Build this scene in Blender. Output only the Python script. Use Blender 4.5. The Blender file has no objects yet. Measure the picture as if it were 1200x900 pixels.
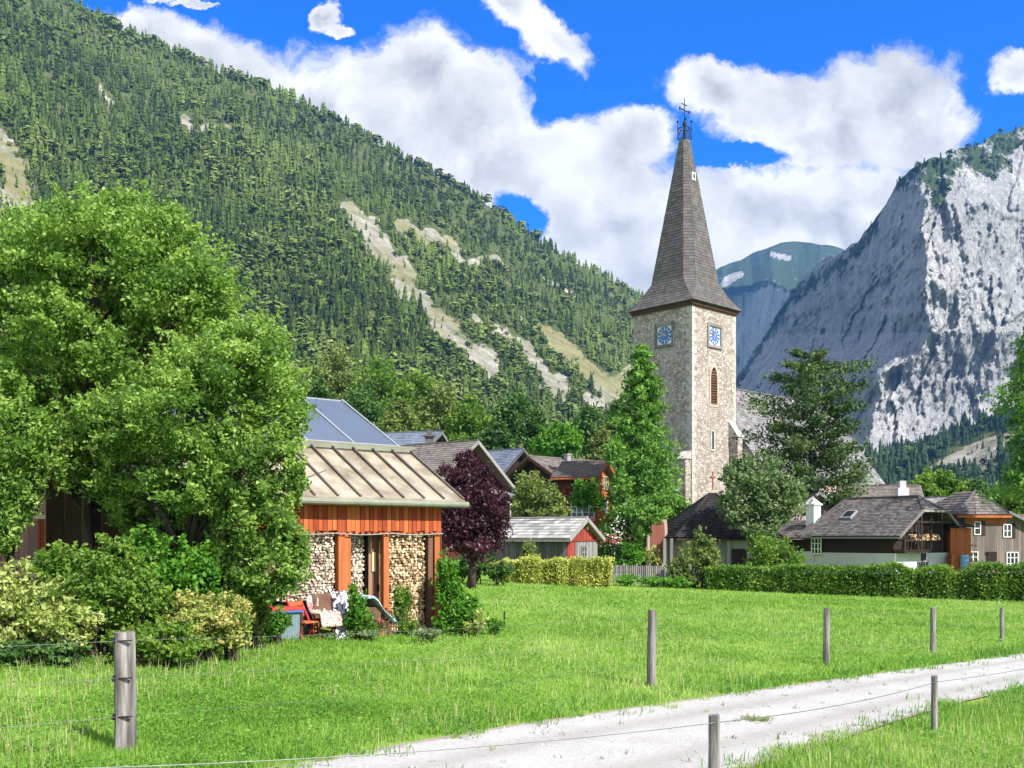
import bpy, math, random
import numpy as np
from mathutils import Vector, Matrix

random.seed(7)
rng = np.random.default_rng(11)
sc = bpy.context.scene
col = sc.collection

# ------------------------------------------------------------------ camera
FL, HX, HY, CH = 1200.0, 600.0, 630.0, 2.3      # focal length in px, horizon, eye height
cam = bpy.data.cameras.new('camera')
cam.sensor_width = 36.0
cam.lens = 36.0
cam.shift_y = (HY - 450.0) / 1200.0
cam.clip_start = 0.1
cam.clip_end = 30000
camo = bpy.data.objects.new('camera', cam)
camo.location = (0, 0, CH)
camo.rotation_euler = (math.radians(90), 0, 0)
col.objects.link(camo)
sc.camera = camo

# ------------------------------------------------------------------ exposure, world, sun
sc.view_settings.view_transform = 'Standard'
sc.view_settings.look = 'None'
sc.view_settings.gamma = 1.0
sc.view_settings.use_curve_mapping = False
sc.view_settings.exposure = 1.1
SUN_H = Vector((0.70, -0.71)).normalized()
SUN_EL = math.radians(44)
sun_dir = Vector((SUN_H.x * math.cos(SUN_EL), SUN_H.y * math.cos(SUN_EL), math.sin(SUN_EL)))
sl = bpy.data.lights.new('sun', 'SUN')
sl.energy = 4.4
sl.angle = math.radians(0.5)
sl.color = (1.0, 0.96, 0.90)
so = bpy.data.objects.new('sun', sl)
so.rotation_euler = sun_dir.to_track_quat('Z', 'Y').to_euler()
col.objects.link(so)
sc.cycles.max_bounces = 6
sc.cycles.diffuse_bounces = 3
sc.cycles.transparent_max_bounces = 8
sc.cycles.volume_bounces = 0
sc.cycles.use_denoising = True


class NT:
    """small helper over a node tree"""
    def __init__(s, tree):
        s.t = tree
        tree.nodes.clear()

    def n(s, typ, ins=None, **props):
        nd = s.t.nodes.new(typ)
        for k, v in props.items():
            setattr(nd, k, v)
        for k, v in (ins or {}).items():
            s.set(nd.inputs[k], v)
        return nd

    def set(s, sock, v):
        if isinstance(v, bpy.types.Node):
            v = v.outputs[0]
        if isinstance(v, bpy.types.NodeSocket):
            s.t.links.new(v, sock)
        else:
            if sock.type == 'RGBA' and hasattr(v, '__len__') and len(v) == 3:
                v = (*v, 1)
            sock.default_value = v

    def m(s, op, a, b=0.0, c=None, clamp=False):
        d = {0: a, 1: b}
        if c is not None:
            d[2] = c
        return s.n('ShaderNodeMath', d, operation=op, use_clamp=clamp).outputs[0]

    def mix(s, f, a, b, blend='MIX'):
        nd = s.n('ShaderNodeMix', data_type='RGBA', blend_type=blend)
        s.set(nd.inputs[0], f); s.set(nd.inputs[6], a); s.set(nd.inputs[7], b)
        return nd.outputs[2]

    def noise(s, vec, scale, detail=4, rough=0.55, dist=0.0):
        nd = s.n('ShaderNodeTexNoise', {'Scale': scale, 'Detail': detail, 'Roughness': rough, 'Distortion': dist})
        if vec is not None:
            s.set(nd.inputs['Vector'], vec)
        return nd.outputs[0]

    def ss(s, x, lo, hi):
        nd = s.n('ShaderNodeMapRange', {0: x, 1: lo, 2: hi, 3: 0.0, 4: 1.0}, interpolation_type='SMOOTHSTEP')
        return nd.outputs[0]

    def ramp(s, f, stops):
        nd = s.n('ShaderNodeValToRGB')
        el = nd.color_ramp.elements
        while len(el) < len(stops):
            el.new(0.5)
        for e, (p, c) in zip(el, stops):
            e.position = p
            e.color = (*c, 1)
        s.set(nd.inputs[0], f)
        return nd.outputs[0]


world = bpy.data.worlds.new('World')
sc.world = world
world.use_nodes = True
w = NT(world.node_tree)
sky = w.n('ShaderNodeTexSky', sky_type='NISHITA', sun_disc=False, sun_elevation=SUN_EL,
          sun_rotation=math.atan2(SUN_H.x, SUN_H.y), altitude=700.0, air_density=1.0, dust_density=0.25, ozone_density=3.0)
tc = w.n('ShaderNodeTexCoord').outputs['Generated']
sep = w.n('ShaderNodeSeparateXYZ', {0: tc})
yy = w.m('MAXIMUM', sep.outputs[1], 0.02)
uu = w.m('DIVIDE', sep.outputs[0], yy)
ee = w.m('DIVIDE', sep.outputs[2], yy)
uv = w.n('ShaderNodeCombineXYZ', {0: uu, 1: ee, 2: 0.0}).outputs[0]
# billowed edge: warp the lookup with noise
wn = w.n('ShaderNodeTexNoise', {'Vector': uv, 'Scale': 5.0, 'Detail': 10.0, 'Roughness': 0.66})
wv = w.n('ShaderNodeVectorMath', {0: wn.outputs[1], 1: (0.5, 0.5, 0.5)}, operation='SUBTRACT').outputs[0]
wv = w.n('ShaderNodeVectorMath', {0: wv, 3: 0.11}, operation='SCALE').outputs[0]
uvw = w.n('ShaderNodeVectorMath', {0: uv, 1: wv}, operation='ADD').outputs[0]
CLOUDS = [  # px, py, rx, ry, rotation of the cloud in the sky
    (190, 45, 110, 34, -12), (300, 95, 110, 48, -22), (360, 120, 90, 50, -20), (470, 150, 150, 75, -30),
    (492, 95, 62, 66, 0), (560, 130, 72, 70, 0), (610, 190, 110, 66, -20), (690, 200, 90, 72, 0), (740, 160, 60, 40, 0),
    (720, 270, 150, 90, 0), (860, 260, 170, 78, 0), (980, 250, 170, 80, 0), (1080, 230, 120, 58, 0),
    (840, 98, 72, 32, 0), (930, 120, 110, 48, 0), (1040, 110, 92, 66, 0), (1080, 150, 70, 40, 0), (960, 160, 110, 32, 0),
    (600, 14, 54, 28, -30), (645, 48, 46, 30, -40), (386, 10, 14, 17, -30), (404, 28, 17, 9, -35), (190, -4, 20, 6, 0), (235, 2, 30, 5, 0), (1185, 85, 38, 26, 0),
    (850, 330, 420, 60, 0), (1400, 60, 120, 50, 0), (-200, -60, 200, 60, 0)]
HOLES = [(618, 248, 34, 16, -35), (850, 178, 62, 15, 4), (655, 108, 44, 34, 0), (640, 95, 20, 20, 0)]


def blob(px, py, rx, ry, rot):
    c = ((px - HX) / FL, (HY - py) / FL, 0)
    a = w.n('ShaderNodeVectorMath', {0: uvw, 1: c}, operation='SUBTRACT').outputs[0]
    if rot:
        a = w.n('ShaderNodeVectorRotate', {'Vector': a, 'Angle': -math.radians(rot)}, rotation_type='Z_AXIS').outputs[0]
    a = w.n('ShaderNodeVectorMath', {0: a, 1: (FL / rx, FL / ry, 0)}, operation='MULTIPLY').outputs[0]
    ln = w.n('ShaderNodeVectorMath', {0: a}, operation='LENGTH').outputs['Value']
    return w.m('SUBTRACT', 1.0, ln)


f = None
for cdef in CLOUDS:
    b = blob(*cdef)
    f = b if f is None else w.m('SMOOTH_MAX', f, b, 0.25)
for hdef in HOLES:
    b = w.m('MULTIPLY', blob(*hdef), -1.0)
    f = w.m('SMOOTH_MIN', f, b, 0.15)
fine = w.noise(uvw, 30.0, 9, 0.65)
f2 = w.m('ADD', f, w.m('MULTIPLY', w.m('SUBTRACT', fine, 0.5), 0.85))
mask = w.ss(f2, -0.11, 0.30)
# relief of the cloud: difference of the density noise towards the sun
off = w.n('ShaderNodeVectorMath', {0: uvw, 1: (0.016, 0.026, 0.0)}, operation='ADD').outputs[0]
d1 = w.m('SUBTRACT', w.noise(uvw, 8.0, 8, 0.52), w.noise(off, 8.0, 8, 0.52))
big = w.noise(uv, 3.2, 3, 0.5)
low = w.ss(f2, 0.15, 1.1)
sh = w.m('ADD', 0.80, w.m('MULTIPLY', d1, 2.1))
sh = w.m('SUBTRACT', sh, w.m('MULTIPLY', low, 0.30))
sh = w.m('ADD', sh, w.m('MULTIPLY', w.m('SUBTRACT', big, 0.5), 0.8))
cc = w.ramp(sh, [(0.22, (2.05, 2.1, 2.2)), (0.56, (3.2, 3.22, 3.22)), (0.86, (4.2, 4.15, 4.05))])
for e in cc.node.color_ramp.elements:
    pass
skyc = w.n('ShaderNodeHueSaturation', {'Hue': 0.510, 'Saturation': 1.85, 'Value': 0.98, 'Color': sky.outputs[0]}).outputs[0]
skyc = w.mix(1.0, skyc, (0.42, 0.78, 1.06), 'MULTIPLY')
# cloud noise added in the unseen sky to make the ambient light more neutral
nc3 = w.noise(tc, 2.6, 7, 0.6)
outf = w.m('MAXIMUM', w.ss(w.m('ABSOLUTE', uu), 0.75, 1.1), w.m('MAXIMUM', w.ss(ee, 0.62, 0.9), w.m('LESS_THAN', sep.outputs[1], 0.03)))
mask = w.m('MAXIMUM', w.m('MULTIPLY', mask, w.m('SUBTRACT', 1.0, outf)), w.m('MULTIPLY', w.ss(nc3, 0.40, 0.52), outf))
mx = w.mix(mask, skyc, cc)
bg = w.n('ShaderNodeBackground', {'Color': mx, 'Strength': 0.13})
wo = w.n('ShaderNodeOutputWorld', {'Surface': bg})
world.cycles.sampling_method = 'MANUAL'
world.cycles.sample_map_resolution = 512


# ------------------------------------------------------------------ helpers
def P(px, py, Y):
    return Vector(((px - HX) / FL * Y, Y, CH + (HY - py) / FL * Y))


def hashv(ix, iy, iz):
    h = (ix * 374761393 + iy * 668265263 + iz * 2147483647 + 1274126177) & 0xFFFFFFFF
    h = ((h ^ (h >> 13)) * 1274126177) & 0xFFFFFFFF
    h = ((h ^ (h >> 16)) * 2246822519) & 0xFFFFFFFF
    return ((h ^ (h >> 15)) & 0xFFFFFF) / float(0xFFFFFF)


def vnoise(x, y, z=0.0):
    x = np.asarray(x, float); y = np.asarray(y, float); z = np.asarray(z, float) + 0 * x
    ix, iy, iz = np.floor(x).astype(np.int64), np.floor(y).astype(np.int64), np.floor(z).astype(np.int64)
    fx, fy, fz = x - ix, y - iy, z - iz
    fx = fx * fx * (3 - 2 * fx); fy = fy * fy * (3 - 2 * fy); fz = fz * fz * (3 - 2 * fz)
    r = 0
    for a in (0, 1):
        for b in (0, 1):
            for c in (0, 1):
                r = r + hashv(ix + a, iy + b, iz + c) * (fx if a else 1 - fx) * (fy if b else 1 - fy) * (fz if c else 1 - fz)
    return r


def fbm(x, y, z=0.0, o=5, g=0.5, ridged=False):
    a, s, t = 1.0, 0.0, 0.0
    for k in range(o):
        n = vnoise(x * 2 ** k + 17.3 * k, y * 2 ** k + 5.1 * k, np.asarray(z) * 2 ** k)
        if ridged:
            n = 1 - abs(2 * n - 1)
        s = s + a * n; t += a; a *= g
    return s / t


def gz(x, y):
    """height of the meadow"""
    x = np.asarray(x, float); y = np.asarray(y, float)
    return -0.8 * np.tanh(x * 0.05 / 0.8) + 0.05 * (vnoise(x * 0.25, y * 0.25) - 0.5) * np.clip((60 - y) / 40, 0, 1)


def ground(px, py):
    """where the view ray through a pixel meets the meadow"""
    Y = 20.0
    for _ in range(30):
        z = float(gz((px - HX) / FL * Y, Y))
        Y = min(max((CH - z) * FL / max(py - HY, 8), 1), 400)
    return Vector(((px - HX) / FL * Y, Y, z))


def tag(o, label=None, cat=None, group=None, kind=None):
    if label: o['label'] = label
    if cat: o['category'] = cat
    if group: o['group'] = group
    if kind: o['kind'] = kind
    return o


ORG = {}


def empty(name, loc):
    o = bpy.data.objects.new(name, None)
    o.location = loc
    o.empty_display_size = 0.3
    col.objects.link(o)
    ORG[o.name] = Vector(loc)
    return o


def np_mesh(name, V, Fc, mat, parent=None, var=None, attrs=None, origin=None, smooth=False):
    """mesh from arrays: V (n,3), Fc (m,k)"""
    V = np.asarray(V, float); Fc = np.asarray(Fc, np.int64)
    if parent is not None:
        origin = ORG[parent.name]
    if origin is None:
        origin = Vector((0, 0, 0))
    V = V - np.array(origin)
    me = bpy.data.meshes.new(name)
    k = Fc.shape[1]; m = len(Fc)
    me.vertices.add(len(V)); me.vertices.foreach_set('co', V.astype(np.float32).ravel())
    me.loops.add(m * k); me.loops.foreach_set('vertex_index', Fc.astype(np.int32).ravel())
    me.polygons.add(m)
    me.polygons.foreach_set('loop_start', np.arange(0, m * k, k, dtype=np.int32))
    me.update(calc_edges=True)
    if smooth:
        me.shade_smooth()
    if var is not None:
        at = me.attributes.new('var', 'FLOAT', 'FACE')
        at.data.foreach_set('value', np.asarray(var, np.float32))
    for an, av in (attrs or {}).items():
        at = me.attributes.new(an, 'FLOAT', 'POINT')
        at.data.foreach_set('value', np.asarray(av, np.float32))
    me.materials.append(mat)
    o = bpy.data.objects.new(name, me)
    col.objects.link(o)
    if parent is not None:
        o.parent = parent
        ORG[o.name] = origin
    else:
        o.location = origin
        ORG[o.name] = Vector(origin)
    return o


class MB:
    """collects solids, builds them as one mesh; every solid carries a random 'var'"""
    def __init__(s):
        s.v = []; s.f = []; s.r = []; s.cur = None

    def _add(s, vs, fs, var=None):
        b = len(s.v)
        s.v += [tuple(v) for v in vs]
        r = random.random() if var is None else var
        for q in fs:
            s.f.append(tuple(b + i for i in q)); s.r.append(r)

    def box(s, c, a, b, d, var=None):
        """centre and three half-axis vectors"""
        c, a, b, d = Vector(c), Vector(a), Vector(b), Vector(d)
        vs = [c + a * i + b * j + d * k for k in (-1, 1) for j in (-1, 1) for i in (-1, 1)]
        s._add(vs, [(0, 2, 3, 1), (4, 5, 7, 6), (0, 1, 5, 4), (2, 6, 7, 3), (0, 4, 6, 2), (1, 3, 7, 5)], var)

    def prism(s, poly, ext, var=None):
        poly = [Vector(p) for p in poly]; ext = Vector(ext); n = len(poly)
        vs = poly + [p + ext for p in poly]
        fs = [tuple(range(n - 1, -1, -1)), tuple(range(n, 2 * n))] + [(i, (i + 1) % n, n + (i + 1) % n, n + i) for i in range(n)]
        s._add(vs, fs, var)

    def beam(s, p, q, w, h, up=(0, 0, 1), var=None):
        p, q = Vector(p), Vector(q)
        t = (q - p); L = t.length; t.normalize()
        sd = t.cross(Vector(up))
        if sd.length < 1e-4:
            sd = t.cross(Vector((1, 0, 0)))
        sd.normalize(); u = sd.cross(t)
        s.box((p + q) / 2, t * L / 2, sd * w / 2, u * h / 2, var)

    def tube(s, pts, rad, n=8, var=None, cap=True):
        pts = [Vector(p) for p in pts]
        if not hasattr(rad, '__len__'):
            rad = [rad] * len(pts)
        vs = []
        for i, p in enumerate(pts):
            t = (pts[min(i + 1, len(pts) - 1)] - pts[max(i - 1, 0)]).normalized()
            a = t.cross(Vector((0, 0, 1)))
            if a.length < 0.05:
                a = t.cross(Vector((0, 1, 0)))
            a.normalize(); b = t.cross(a)
            for k in range(n):
                th = 2 * math.pi * k / n
                vs.append(p + (a * math.cos(th) + b * math.sin(th)) * rad[i])
        fs = [(i * n + k, i * n + (k + 1) % n, (i + 1) * n + (k + 1) % n, (i + 1) * n + k) for i in range(len(pts) - 1) for k in range(n)]
        if cap:
            fs += [tuple(range(n - 1, -1, -1)), tuple(range((len(pts) - 1) * n, len(pts) * n))]
        s._add(vs, fs, var)

    def quad(s, *p, var=None):
        s._add(p, [tuple(range(len(p)))], var)

    def build(s, name, mat, parent=None, origin=None, smooth=False):
        if parent is not None:
            origin = ORG[parent.name]
        if origin is None:
            origin = Vector((0, 0, 0))
        O = Vector(origin)
        me = bpy.data.meshes.new(name)
        me.from_pydata([tuple(Vector(v) - O) for v in s.v], [], s.f)
        at = me.attributes.new('var', 'FLOAT', 'FACE')
        at.data.foreach_set('value', s.r)
        if smooth:
            me.shade_smooth()
        me.materials.append(mat)
        o = bpy.data.objects.new(name, me)
        col.objects.link(o)
        if parent is not None:
            o.parent = parent
        else:
            o.location = O
        ORG[o.name] = O
        return o


# ------------------------------------------------------------------ materials
def M(name, cols, scale=3.0, vw=0.5, rough=0.85, bump=0.0, bscale=None, stretch=(1, 1, 1), transl=0.0, detail=5, spec=0.3, metal=0.0, contrast=1.6):
    """noise + per-solid variation through a colour ramp"""
    mat = bpy.data.materials.new(name)
    mat.use_nodes = True
    t = NT(mat.node_tree)
    co = t.n('ShaderNodeTexCoord').outputs['Object']
    if stretch != (1, 1, 1):
        co = t.n('ShaderNodeMapping', {'Vector': co, 'Scale': stretch}).outputs[0]
    nz = t.noise(co, scale, detail, 0.6)
    nz = t.m('ADD', t.m('MULTIPLY', t.m('SUBTRACT', nz, 0.5), contrast), 0.5)
    va = t.n('ShaderNodeAttribute', attribute_name='var').outputs['Fac']
    fac = t.m('ADD', t.m('MULTIPLY', nz, 1 - vw), t.m('MULTIPLY', va, vw), clamp=True)
    k = len(cols) - 1
    c = t.ramp(fac, [(0.08 + 0.84 * i / k, cc_) for i, cc_ in enumerate(cols)])
    pb = t.n('ShaderNodeBsdfPrincipled', {'Base Color': c, 'Roughness': rough, 'Specular IOR Level': spec, 'Metallic': metal})
    if bump:
        bn = t.noise(co, bscale or scale * 4, 6, 0.65)
        bp = t.n('ShaderNodeBump', {'Strength': bump, 'Distance': 0.02, 'Height': bn})
        t.set(pb.inputs['Normal'], bp)
    sh = pb
    if transl:
        tr = t.n('ShaderNodeBsdfTranslucent', {'Color': t.mix(0.5, c, t.mix(1.0, c, (1.3, 1.4, 0.6), 'MULTIPLY'))})
        sh = t.n('ShaderNodeMixShader', {0: transl, 1: pb.outputs[0], 2: tr.outputs[0]})
    t.n('ShaderNodeOutputMaterial', {'Surface': sh})
    return mat


def stone_mat(name, c_st, c_mortar, scale, edge=0.06, squash=1.0, patch=None, bump=0.5):
    mat = bpy.data.materials.new(name)
    mat.use_nodes = True
    t = NT(mat.node_tree)
    co = t.n('ShaderNodeTexCoord').outputs['Object']
    wv = t.n('ShaderNodeTexNoise', {'Vector': co, 'Scale': 1.6, 'Detail': 3.0})
    ww = t.n('ShaderNodeVectorMath', {0: wv.outputs[1], 3: 0.35}, operation='SCALE').outputs[0]
    cw = t.n('ShaderNodeVectorMath', {0: co, 1: ww}, operation='ADD').outputs[0]
    cw = t.n('ShaderNodeMapping', {'Vector': cw, 'Scale': (1, 1, squash)}).outputs[0]
    v1 = t.n('ShaderNodeTexVoronoi', {'Vector': cw, 'Scale': scale}, feature='F1')
    v2 = t.n('ShaderNodeTexVoronoi', {'Vector': cw, 'Scale': scale}, feature='DISTANCE_TO_EDGE')
    r = t.n('ShaderNodeSeparateColor', {0: v1.outputs['Color']}).outputs[0]
    n2 = t.noise(co, 9.0, 5)
    k = len(c_st) - 1
    cs = t.ramp(t.m('ADD', t.m('MULTIPLY', r, 0.8), t.m('MULTIPLY', n2, 0.25)), [(0.1 + 0.85 * i / k, c) for i, c in enumerate(c_st)])
    e = t.ss(v2.outputs['Distance'], edge * 0.3, edge)
    c = t.mix(e, c_mortar, cs)
    if patch:
        pm_ = t.ss(t.noise(co, 0.45, 4, 0.6), 0.52, 0.6)
        c = t.mix(t.m('MULTIPLY', pm_, 0.45), c, patch)
    st = t.ss(t.noise(t.n('ShaderNodeMapping', {'Vector': co, 'Scale': (1, 1, 0.15)}).outputs[0], 1.2, 4), 0.5, 0.75)
    c = t.mix(t.m('MULTIPLY', st, 0.3), c, t.mix(1.0, c, (0.6, 0.58, 0.55), 'MULTIPLY'))
    hgt = t.m('ADD', t.m('MULTIPLY', e, 0.7), t.m('MULTIPLY', n2, 0.5))
    bp = t.n('ShaderNodeBump', {'Strength': bump, 'Distance': 0.06, 'Height': hgt})
    pb = t.n('ShaderNodeBsdfPrincipled', {'Base Color': c, 'Roughness': 0.9, 'Specular IOR Level': 0.2, 'Normal': bp})
    t.n('ShaderNodeOutputMaterial', {'Surface': pb})
    return mat


m_leaf = M('leaf_fruit_tree', [(0.045, 0.11, 0.02), (0.17, 0.31, 0.05), (0.42, 0.56, 0.14)], 1.1, 0.65, 0.5, transl=0.42, spec=0.35)
m_leaf_l = M('leaf_light', [(0.05, 0.12, 0.015), (0.13, 0.25, 0.03), (0.29, 0.39, 0.07)], 0.5, 0.5, 0.55, transl=0.35)
m_leaf_b = M('leaf_bright', [(0.045, 0.15, 0.014), (0.10, 0.27, 0.025), (0.21, 0.39, 0.05)], 0.5, 0.5, 0.55, transl=0.35)
m_leaf_d = M('leaf_dark', [(0.025, 0.065, 0.015), (0.06, 0.14, 0.028), (0.14, 0.24, 0.05)], 0.6, 0.5, 0.55, transl=0.25)
m_leaf_o = M('leaf_olive', [(0.06, 0.10, 0.025), (0.17, 0.23, 0.055), (0.33, 0.38, 0.12)], 0.6, 0.5, 0.6, transl=0.3)
m_leaf_y = M('leaf_yellow', [(0.15, 0.20, 0.03), (0.42, 0.46, 0.09), (0.66, 0.62, 0.2)], 0.7, 0.55, 0.6, transl=0.3)
m_leaf_va = M('leaf_variegated', [(0.11, 0.19, 0.03), (0.30, 0.38, 0.08), (0.56, 0.58, 0.24)], 1.5, 0.65, 0.6, transl=0.3)
m_leaf_p = M('leaf_purple', [(0.018, 0.008, 0.012), (0.06, 0.016, 0.03), (0.13, 0.05, 0.07)], 0.8, 0.6, 0.45, transl=0.2)
m_leaf_or = M('leaf_orange', [(0.10, 0.19, 0.03), (0.30, 0.37, 0.08), (0.62, 0.50, 0.20)], 1.5, 0.65, 0.6, transl=0.3)
m_larch = M('leaf_larch', [(0.04, 0.12, 0.02), (0.13, 0.28, 0.04), (0.27, 0.45, 0.09)], 0.35, 0.5, 0.6, transl=0.3)
m_pine = M('leaf_pine', [(0.018, 0.045, 0.014), (0.055, 0.105, 0.028), (0.16, 0.23, 0.06)], 0.35, 0.5, 0.6, transl=0.15)
m_silver = M('leaf_silver', [(0.05, 0.10, 0.035), (0.14, 0.22, 0.08), (0.32, 0.38, 0.2)], 0.5, 0.6, 0.6, transl=0.3)
m_bark = M('bark', [(0.025, 0.02, 0.016), (0.07, 0.055, 0.042), (0.13, 0.11, 0.09)], 6, 0.2, 0.95, bump=0.8, stretch=(1, 1, 0.3))
m_forest = M('forest_foliage', [(0.020, 0.034, 0.009), (0.062, 0.098, 0.019), (0.125, 0.175, 0.038), (0.21, 0.25, 0.075)], 0.007, 0.85, 0.8, spec=0.1)
m_forest_f = M('forest_foliage_far', [(0.012, 0.03, 0.014), (0.03, 0.055, 0.022), (0.06, 0.09, 0.03)], 0.006, 0.75, 0.8, spec=0.1)
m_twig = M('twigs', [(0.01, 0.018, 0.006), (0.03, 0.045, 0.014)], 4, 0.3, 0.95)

m_red_plank = M('orange_red_planks', [(0.15, 0.025, 0.01), (0.42, 0.08, 0.022), (0.58, 0.17, 0.05)], 2.2, 0.5, 0.75, bump=0.4, stretch=(3, 3, 0.4))
m_orange_wood = M('orange_wood', [(0.26, 0.065, 0.02), (0.52, 0.16, 0.05)], 3, 0.3, 0.75, bump=0.3, stretch=(3, 3, 0.3))
m_brown_wood = M('brown_wood', [(0.05, 0.028, 0.018), (0.12, 0.06, 0.035), (0.2, 0.11, 0.07)], 3, 0.5, 0.85, bump=0.4, stretch=(3, 3, 0.4))
m_mid_wood = M('sunlit_brown_boards', [(0.10, 0.05, 0.03), (0.26, 0.14, 0.08), (0.36, 0.22, 0.14)], 3, 0.5, 0.85, bump=0.4, stretch=(3, 3, 0.4))  # lighter copy of the brown wood, its sunlit look is in the colour
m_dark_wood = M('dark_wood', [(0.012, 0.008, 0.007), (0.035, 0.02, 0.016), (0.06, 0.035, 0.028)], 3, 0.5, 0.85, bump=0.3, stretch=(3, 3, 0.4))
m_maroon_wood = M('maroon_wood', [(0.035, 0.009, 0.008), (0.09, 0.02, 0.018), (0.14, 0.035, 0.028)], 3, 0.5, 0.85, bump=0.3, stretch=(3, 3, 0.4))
m_grey_wood = M('weathered_grey_wood', [(0.10, 0.095, 0.095), (0.22, 0.21, 0.20), (0.36, 0.34, 0.32)], 3, 0.5, 0.9, bump=0.5, stretch=(3, 3, 0.3))
m_grey_dark = M('dark_weathered_wood', [(0.045, 0.042, 0.045), (0.10, 0.095, 0.10), (0.17, 0.16, 0.155)], 3, 0.5, 0.9, bump=0.5, stretch=(3, 3, 0.3))
m_house_wood = M('grey_brown_house_boards', [(0.08, 0.065, 0.06), (0.17, 0.14, 0.125), (0.30, 0.23, 0.18)], 1.2, 0.4, 0.9, bump=0.4, stretch=(3, 3, 0.3))
m_post = M('fence_post_wood', [(0.06, 0.05, 0.045), (0.20, 0.18, 0.165), (0.38, 0.36, 0.34)], 5, 0.1, 0.95, bump=1.0, bscale=14, stretch=(3, 3, 0.22), contrast=2.4)
m_log = M('split_log_ends', [(0.16, 0.10, 0.055), (0.48, 0.33, 0.18), (0.74, 0.60, 0.40)], 14, 0.85, 0.9, bump=0.3)
m_log_pale = M('pale_log_ends', [(0.22, 0.16, 0.12), (0.52, 0.42, 0.32), (0.76, 0.68, 0.56)], 14, 0.85, 0.9, bump=0.3)
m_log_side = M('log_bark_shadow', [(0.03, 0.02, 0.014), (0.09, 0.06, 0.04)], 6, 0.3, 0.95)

m_sheet = M('pale_sheet_metal', [(0.17, 0.13, 0.085), (0.32, 0.275, 0.20), (0.42, 0.375, 0.29)], 1.5, 0.15, 0.45, spec=0.4, bump=0.15, detail=9, contrast=2.4)
m_seam = M('roof_seam', [(0.10, 0.085, 0.07), (0.18, 0.15, 0.13)], 4, 0.2, 0.6)
m_gutter = M('gutter_metal', [(0.16, 0.17, 0.13), (0.27, 0.285, 0.22)], 3, 0.2, 0.5)
m_shaded_shingle = M('tree_shaded_shingles', [(0.008, 0.0075, 0.0075), (0.022, 0.02, 0.02), (0.05, 0.046, 0.045)], 0.8, 0.65, 0.9)  # shingles darkened, the shade of the trees is put into the colour
m_red_gable = M('red_gable_boards', [(0.12, 0.018, 0.014), (0.30, 0.04, 0.026), (0.38, 0.10, 0.07)], 2.2, 0.5, 0.75, bump=0.4, stretch=(3, 3, 0.4))
m_solar = M('solar_glass', [(0.06, 0.08, 0.115), (0.10, 0.125, 0.17)], 0.4, 0.4, 0.3, spec=0.6)
m_alu = M('aluminium_strip', [(0.34, 0.35, 0.36), (0.45, 0.45, 0.46)], 4, 0.2, 0.4, metal=0.3)
m_tile = M('grey_brown_shingles', [(0.055, 0.048, 0.046), (0.115, 0.10, 0.095), (0.20, 0.175, 0.16)], 0.8, 0.65, 0.85)
m_tile_l = M('grey_roof_slate', [(0.10, 0.095, 0.095), (0.18, 0.17, 0.17), (0.28, 0.265, 0.255)], 0.8, 0.6, 0.75)
m_tile_b = M('brown_roof_tiles', [(0.10, 0.085, 0.075), (0.17, 0.145, 0.13), (0.24, 0.21, 0.185)], 0.8, 0.55, 0.8)
m_tile_bl = M('blue_grey_roof', [(0.09, 0.11, 0.15), (0.15, 0.175, 0.225), (0.2, 0.23, 0.28)], 0.8, 0.55, 0.5)
m_tile_w = M('silvery_shingles', [(0.15, 0.15, 0.145), (0.33, 0.32, 0.30), (0.5, 0.48, 0.45)], 2.0, 0.65, 0.85)
m_spire = M('spire_shingles', [(0.075, 0.066, 0.062), (0.105, 0.094, 0.089), (0.145, 0.13, 0.122)], 0.7, 0.6, 0.8)
m_tower = stone_mat('tower_stone', [(0.22, 0.18, 0.15), (0.36, 0.30, 0.255), (0.48, 0.415, 0.36), (0.62, 0.55, 0.49)], (0.29, 0.25, 0.215), 3.3, 0.11, 1.45, patch=(0.42, 0.375, 0.335), bump=0.8)
m_quoin = stone_mat('corner_stone', [(0.42, 0.39, 0.35), (0.56, 0.52, 0.47)], (0.4, 0.38, 0.35), 2.2, 0.05)
m_plaster_w = M('white_plaster', [(0.44, 0.45, 0.47), (0.55, 0.56, 0.575)], 0.8, 0.1, 0.9, bump=0.1)
m_plaster_c = M('cream_plaster', [(0.40, 0.30, 0.26), (0.55, 0.43, 0.37)], 0.5, 0.2, 0.9, bump=0.2)
m_plaster_g = M('grey_plaster', [(0.22, 0.21, 0.20), (0.34, 0.33, 0.31)], 0.8, 0.2, 0.9, bump=0.2)
m_white = M('white_paint', [(0.62, 0.62, 0.62), (0.78, 0.78, 0.78)], 5, 0.3, 0.6)
m_cream_fr = M('cream_frame', [(0.52, 0.42, 0.24), (0.68, 0.56, 0.34)], 5, 0.3, 0.6)
m_glass = M('window_glass', [(0.012, 0.014, 0.018), (0.04, 0.045, 0.055)], 1.5, 0.5, 0.12, spec=0.6)
m_iron = M('dark_iron', [(0.02, 0.02, 0.03), (0.05, 0.045, 0.06)], 5, 0.2, 0.5, metal=0.4)
m_gold = M('gilding', [(0.5, 0.33, 0.08), (0.6, 0.42, 0.12)], 5, 0.2, 0.4, metal=0.7)
m_blue_c = M('clock_blue', [(0.03, 0.10, 0.32), (0.05, 0.17, 0.46)], 3, 0.3, 0.5)
m_wire = M('fence_wire', [(0.10, 0.11, 0.11), (0.2, 0.21, 0.2)], 5, 0.2, 0.5, metal=0.5)
m_red = M('red_paint', [(0.45, 0.03, 0.03), (0.62, 0.06, 0.06)], 4, 0.2, 0.6)
m_flower_r = M('red_flowers', [(0.5, 0.02, 0.03), (0.75, 0.10, 0.16), (0.8, 0.3, 0.4)], 4, 0.8, 0.7)
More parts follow.
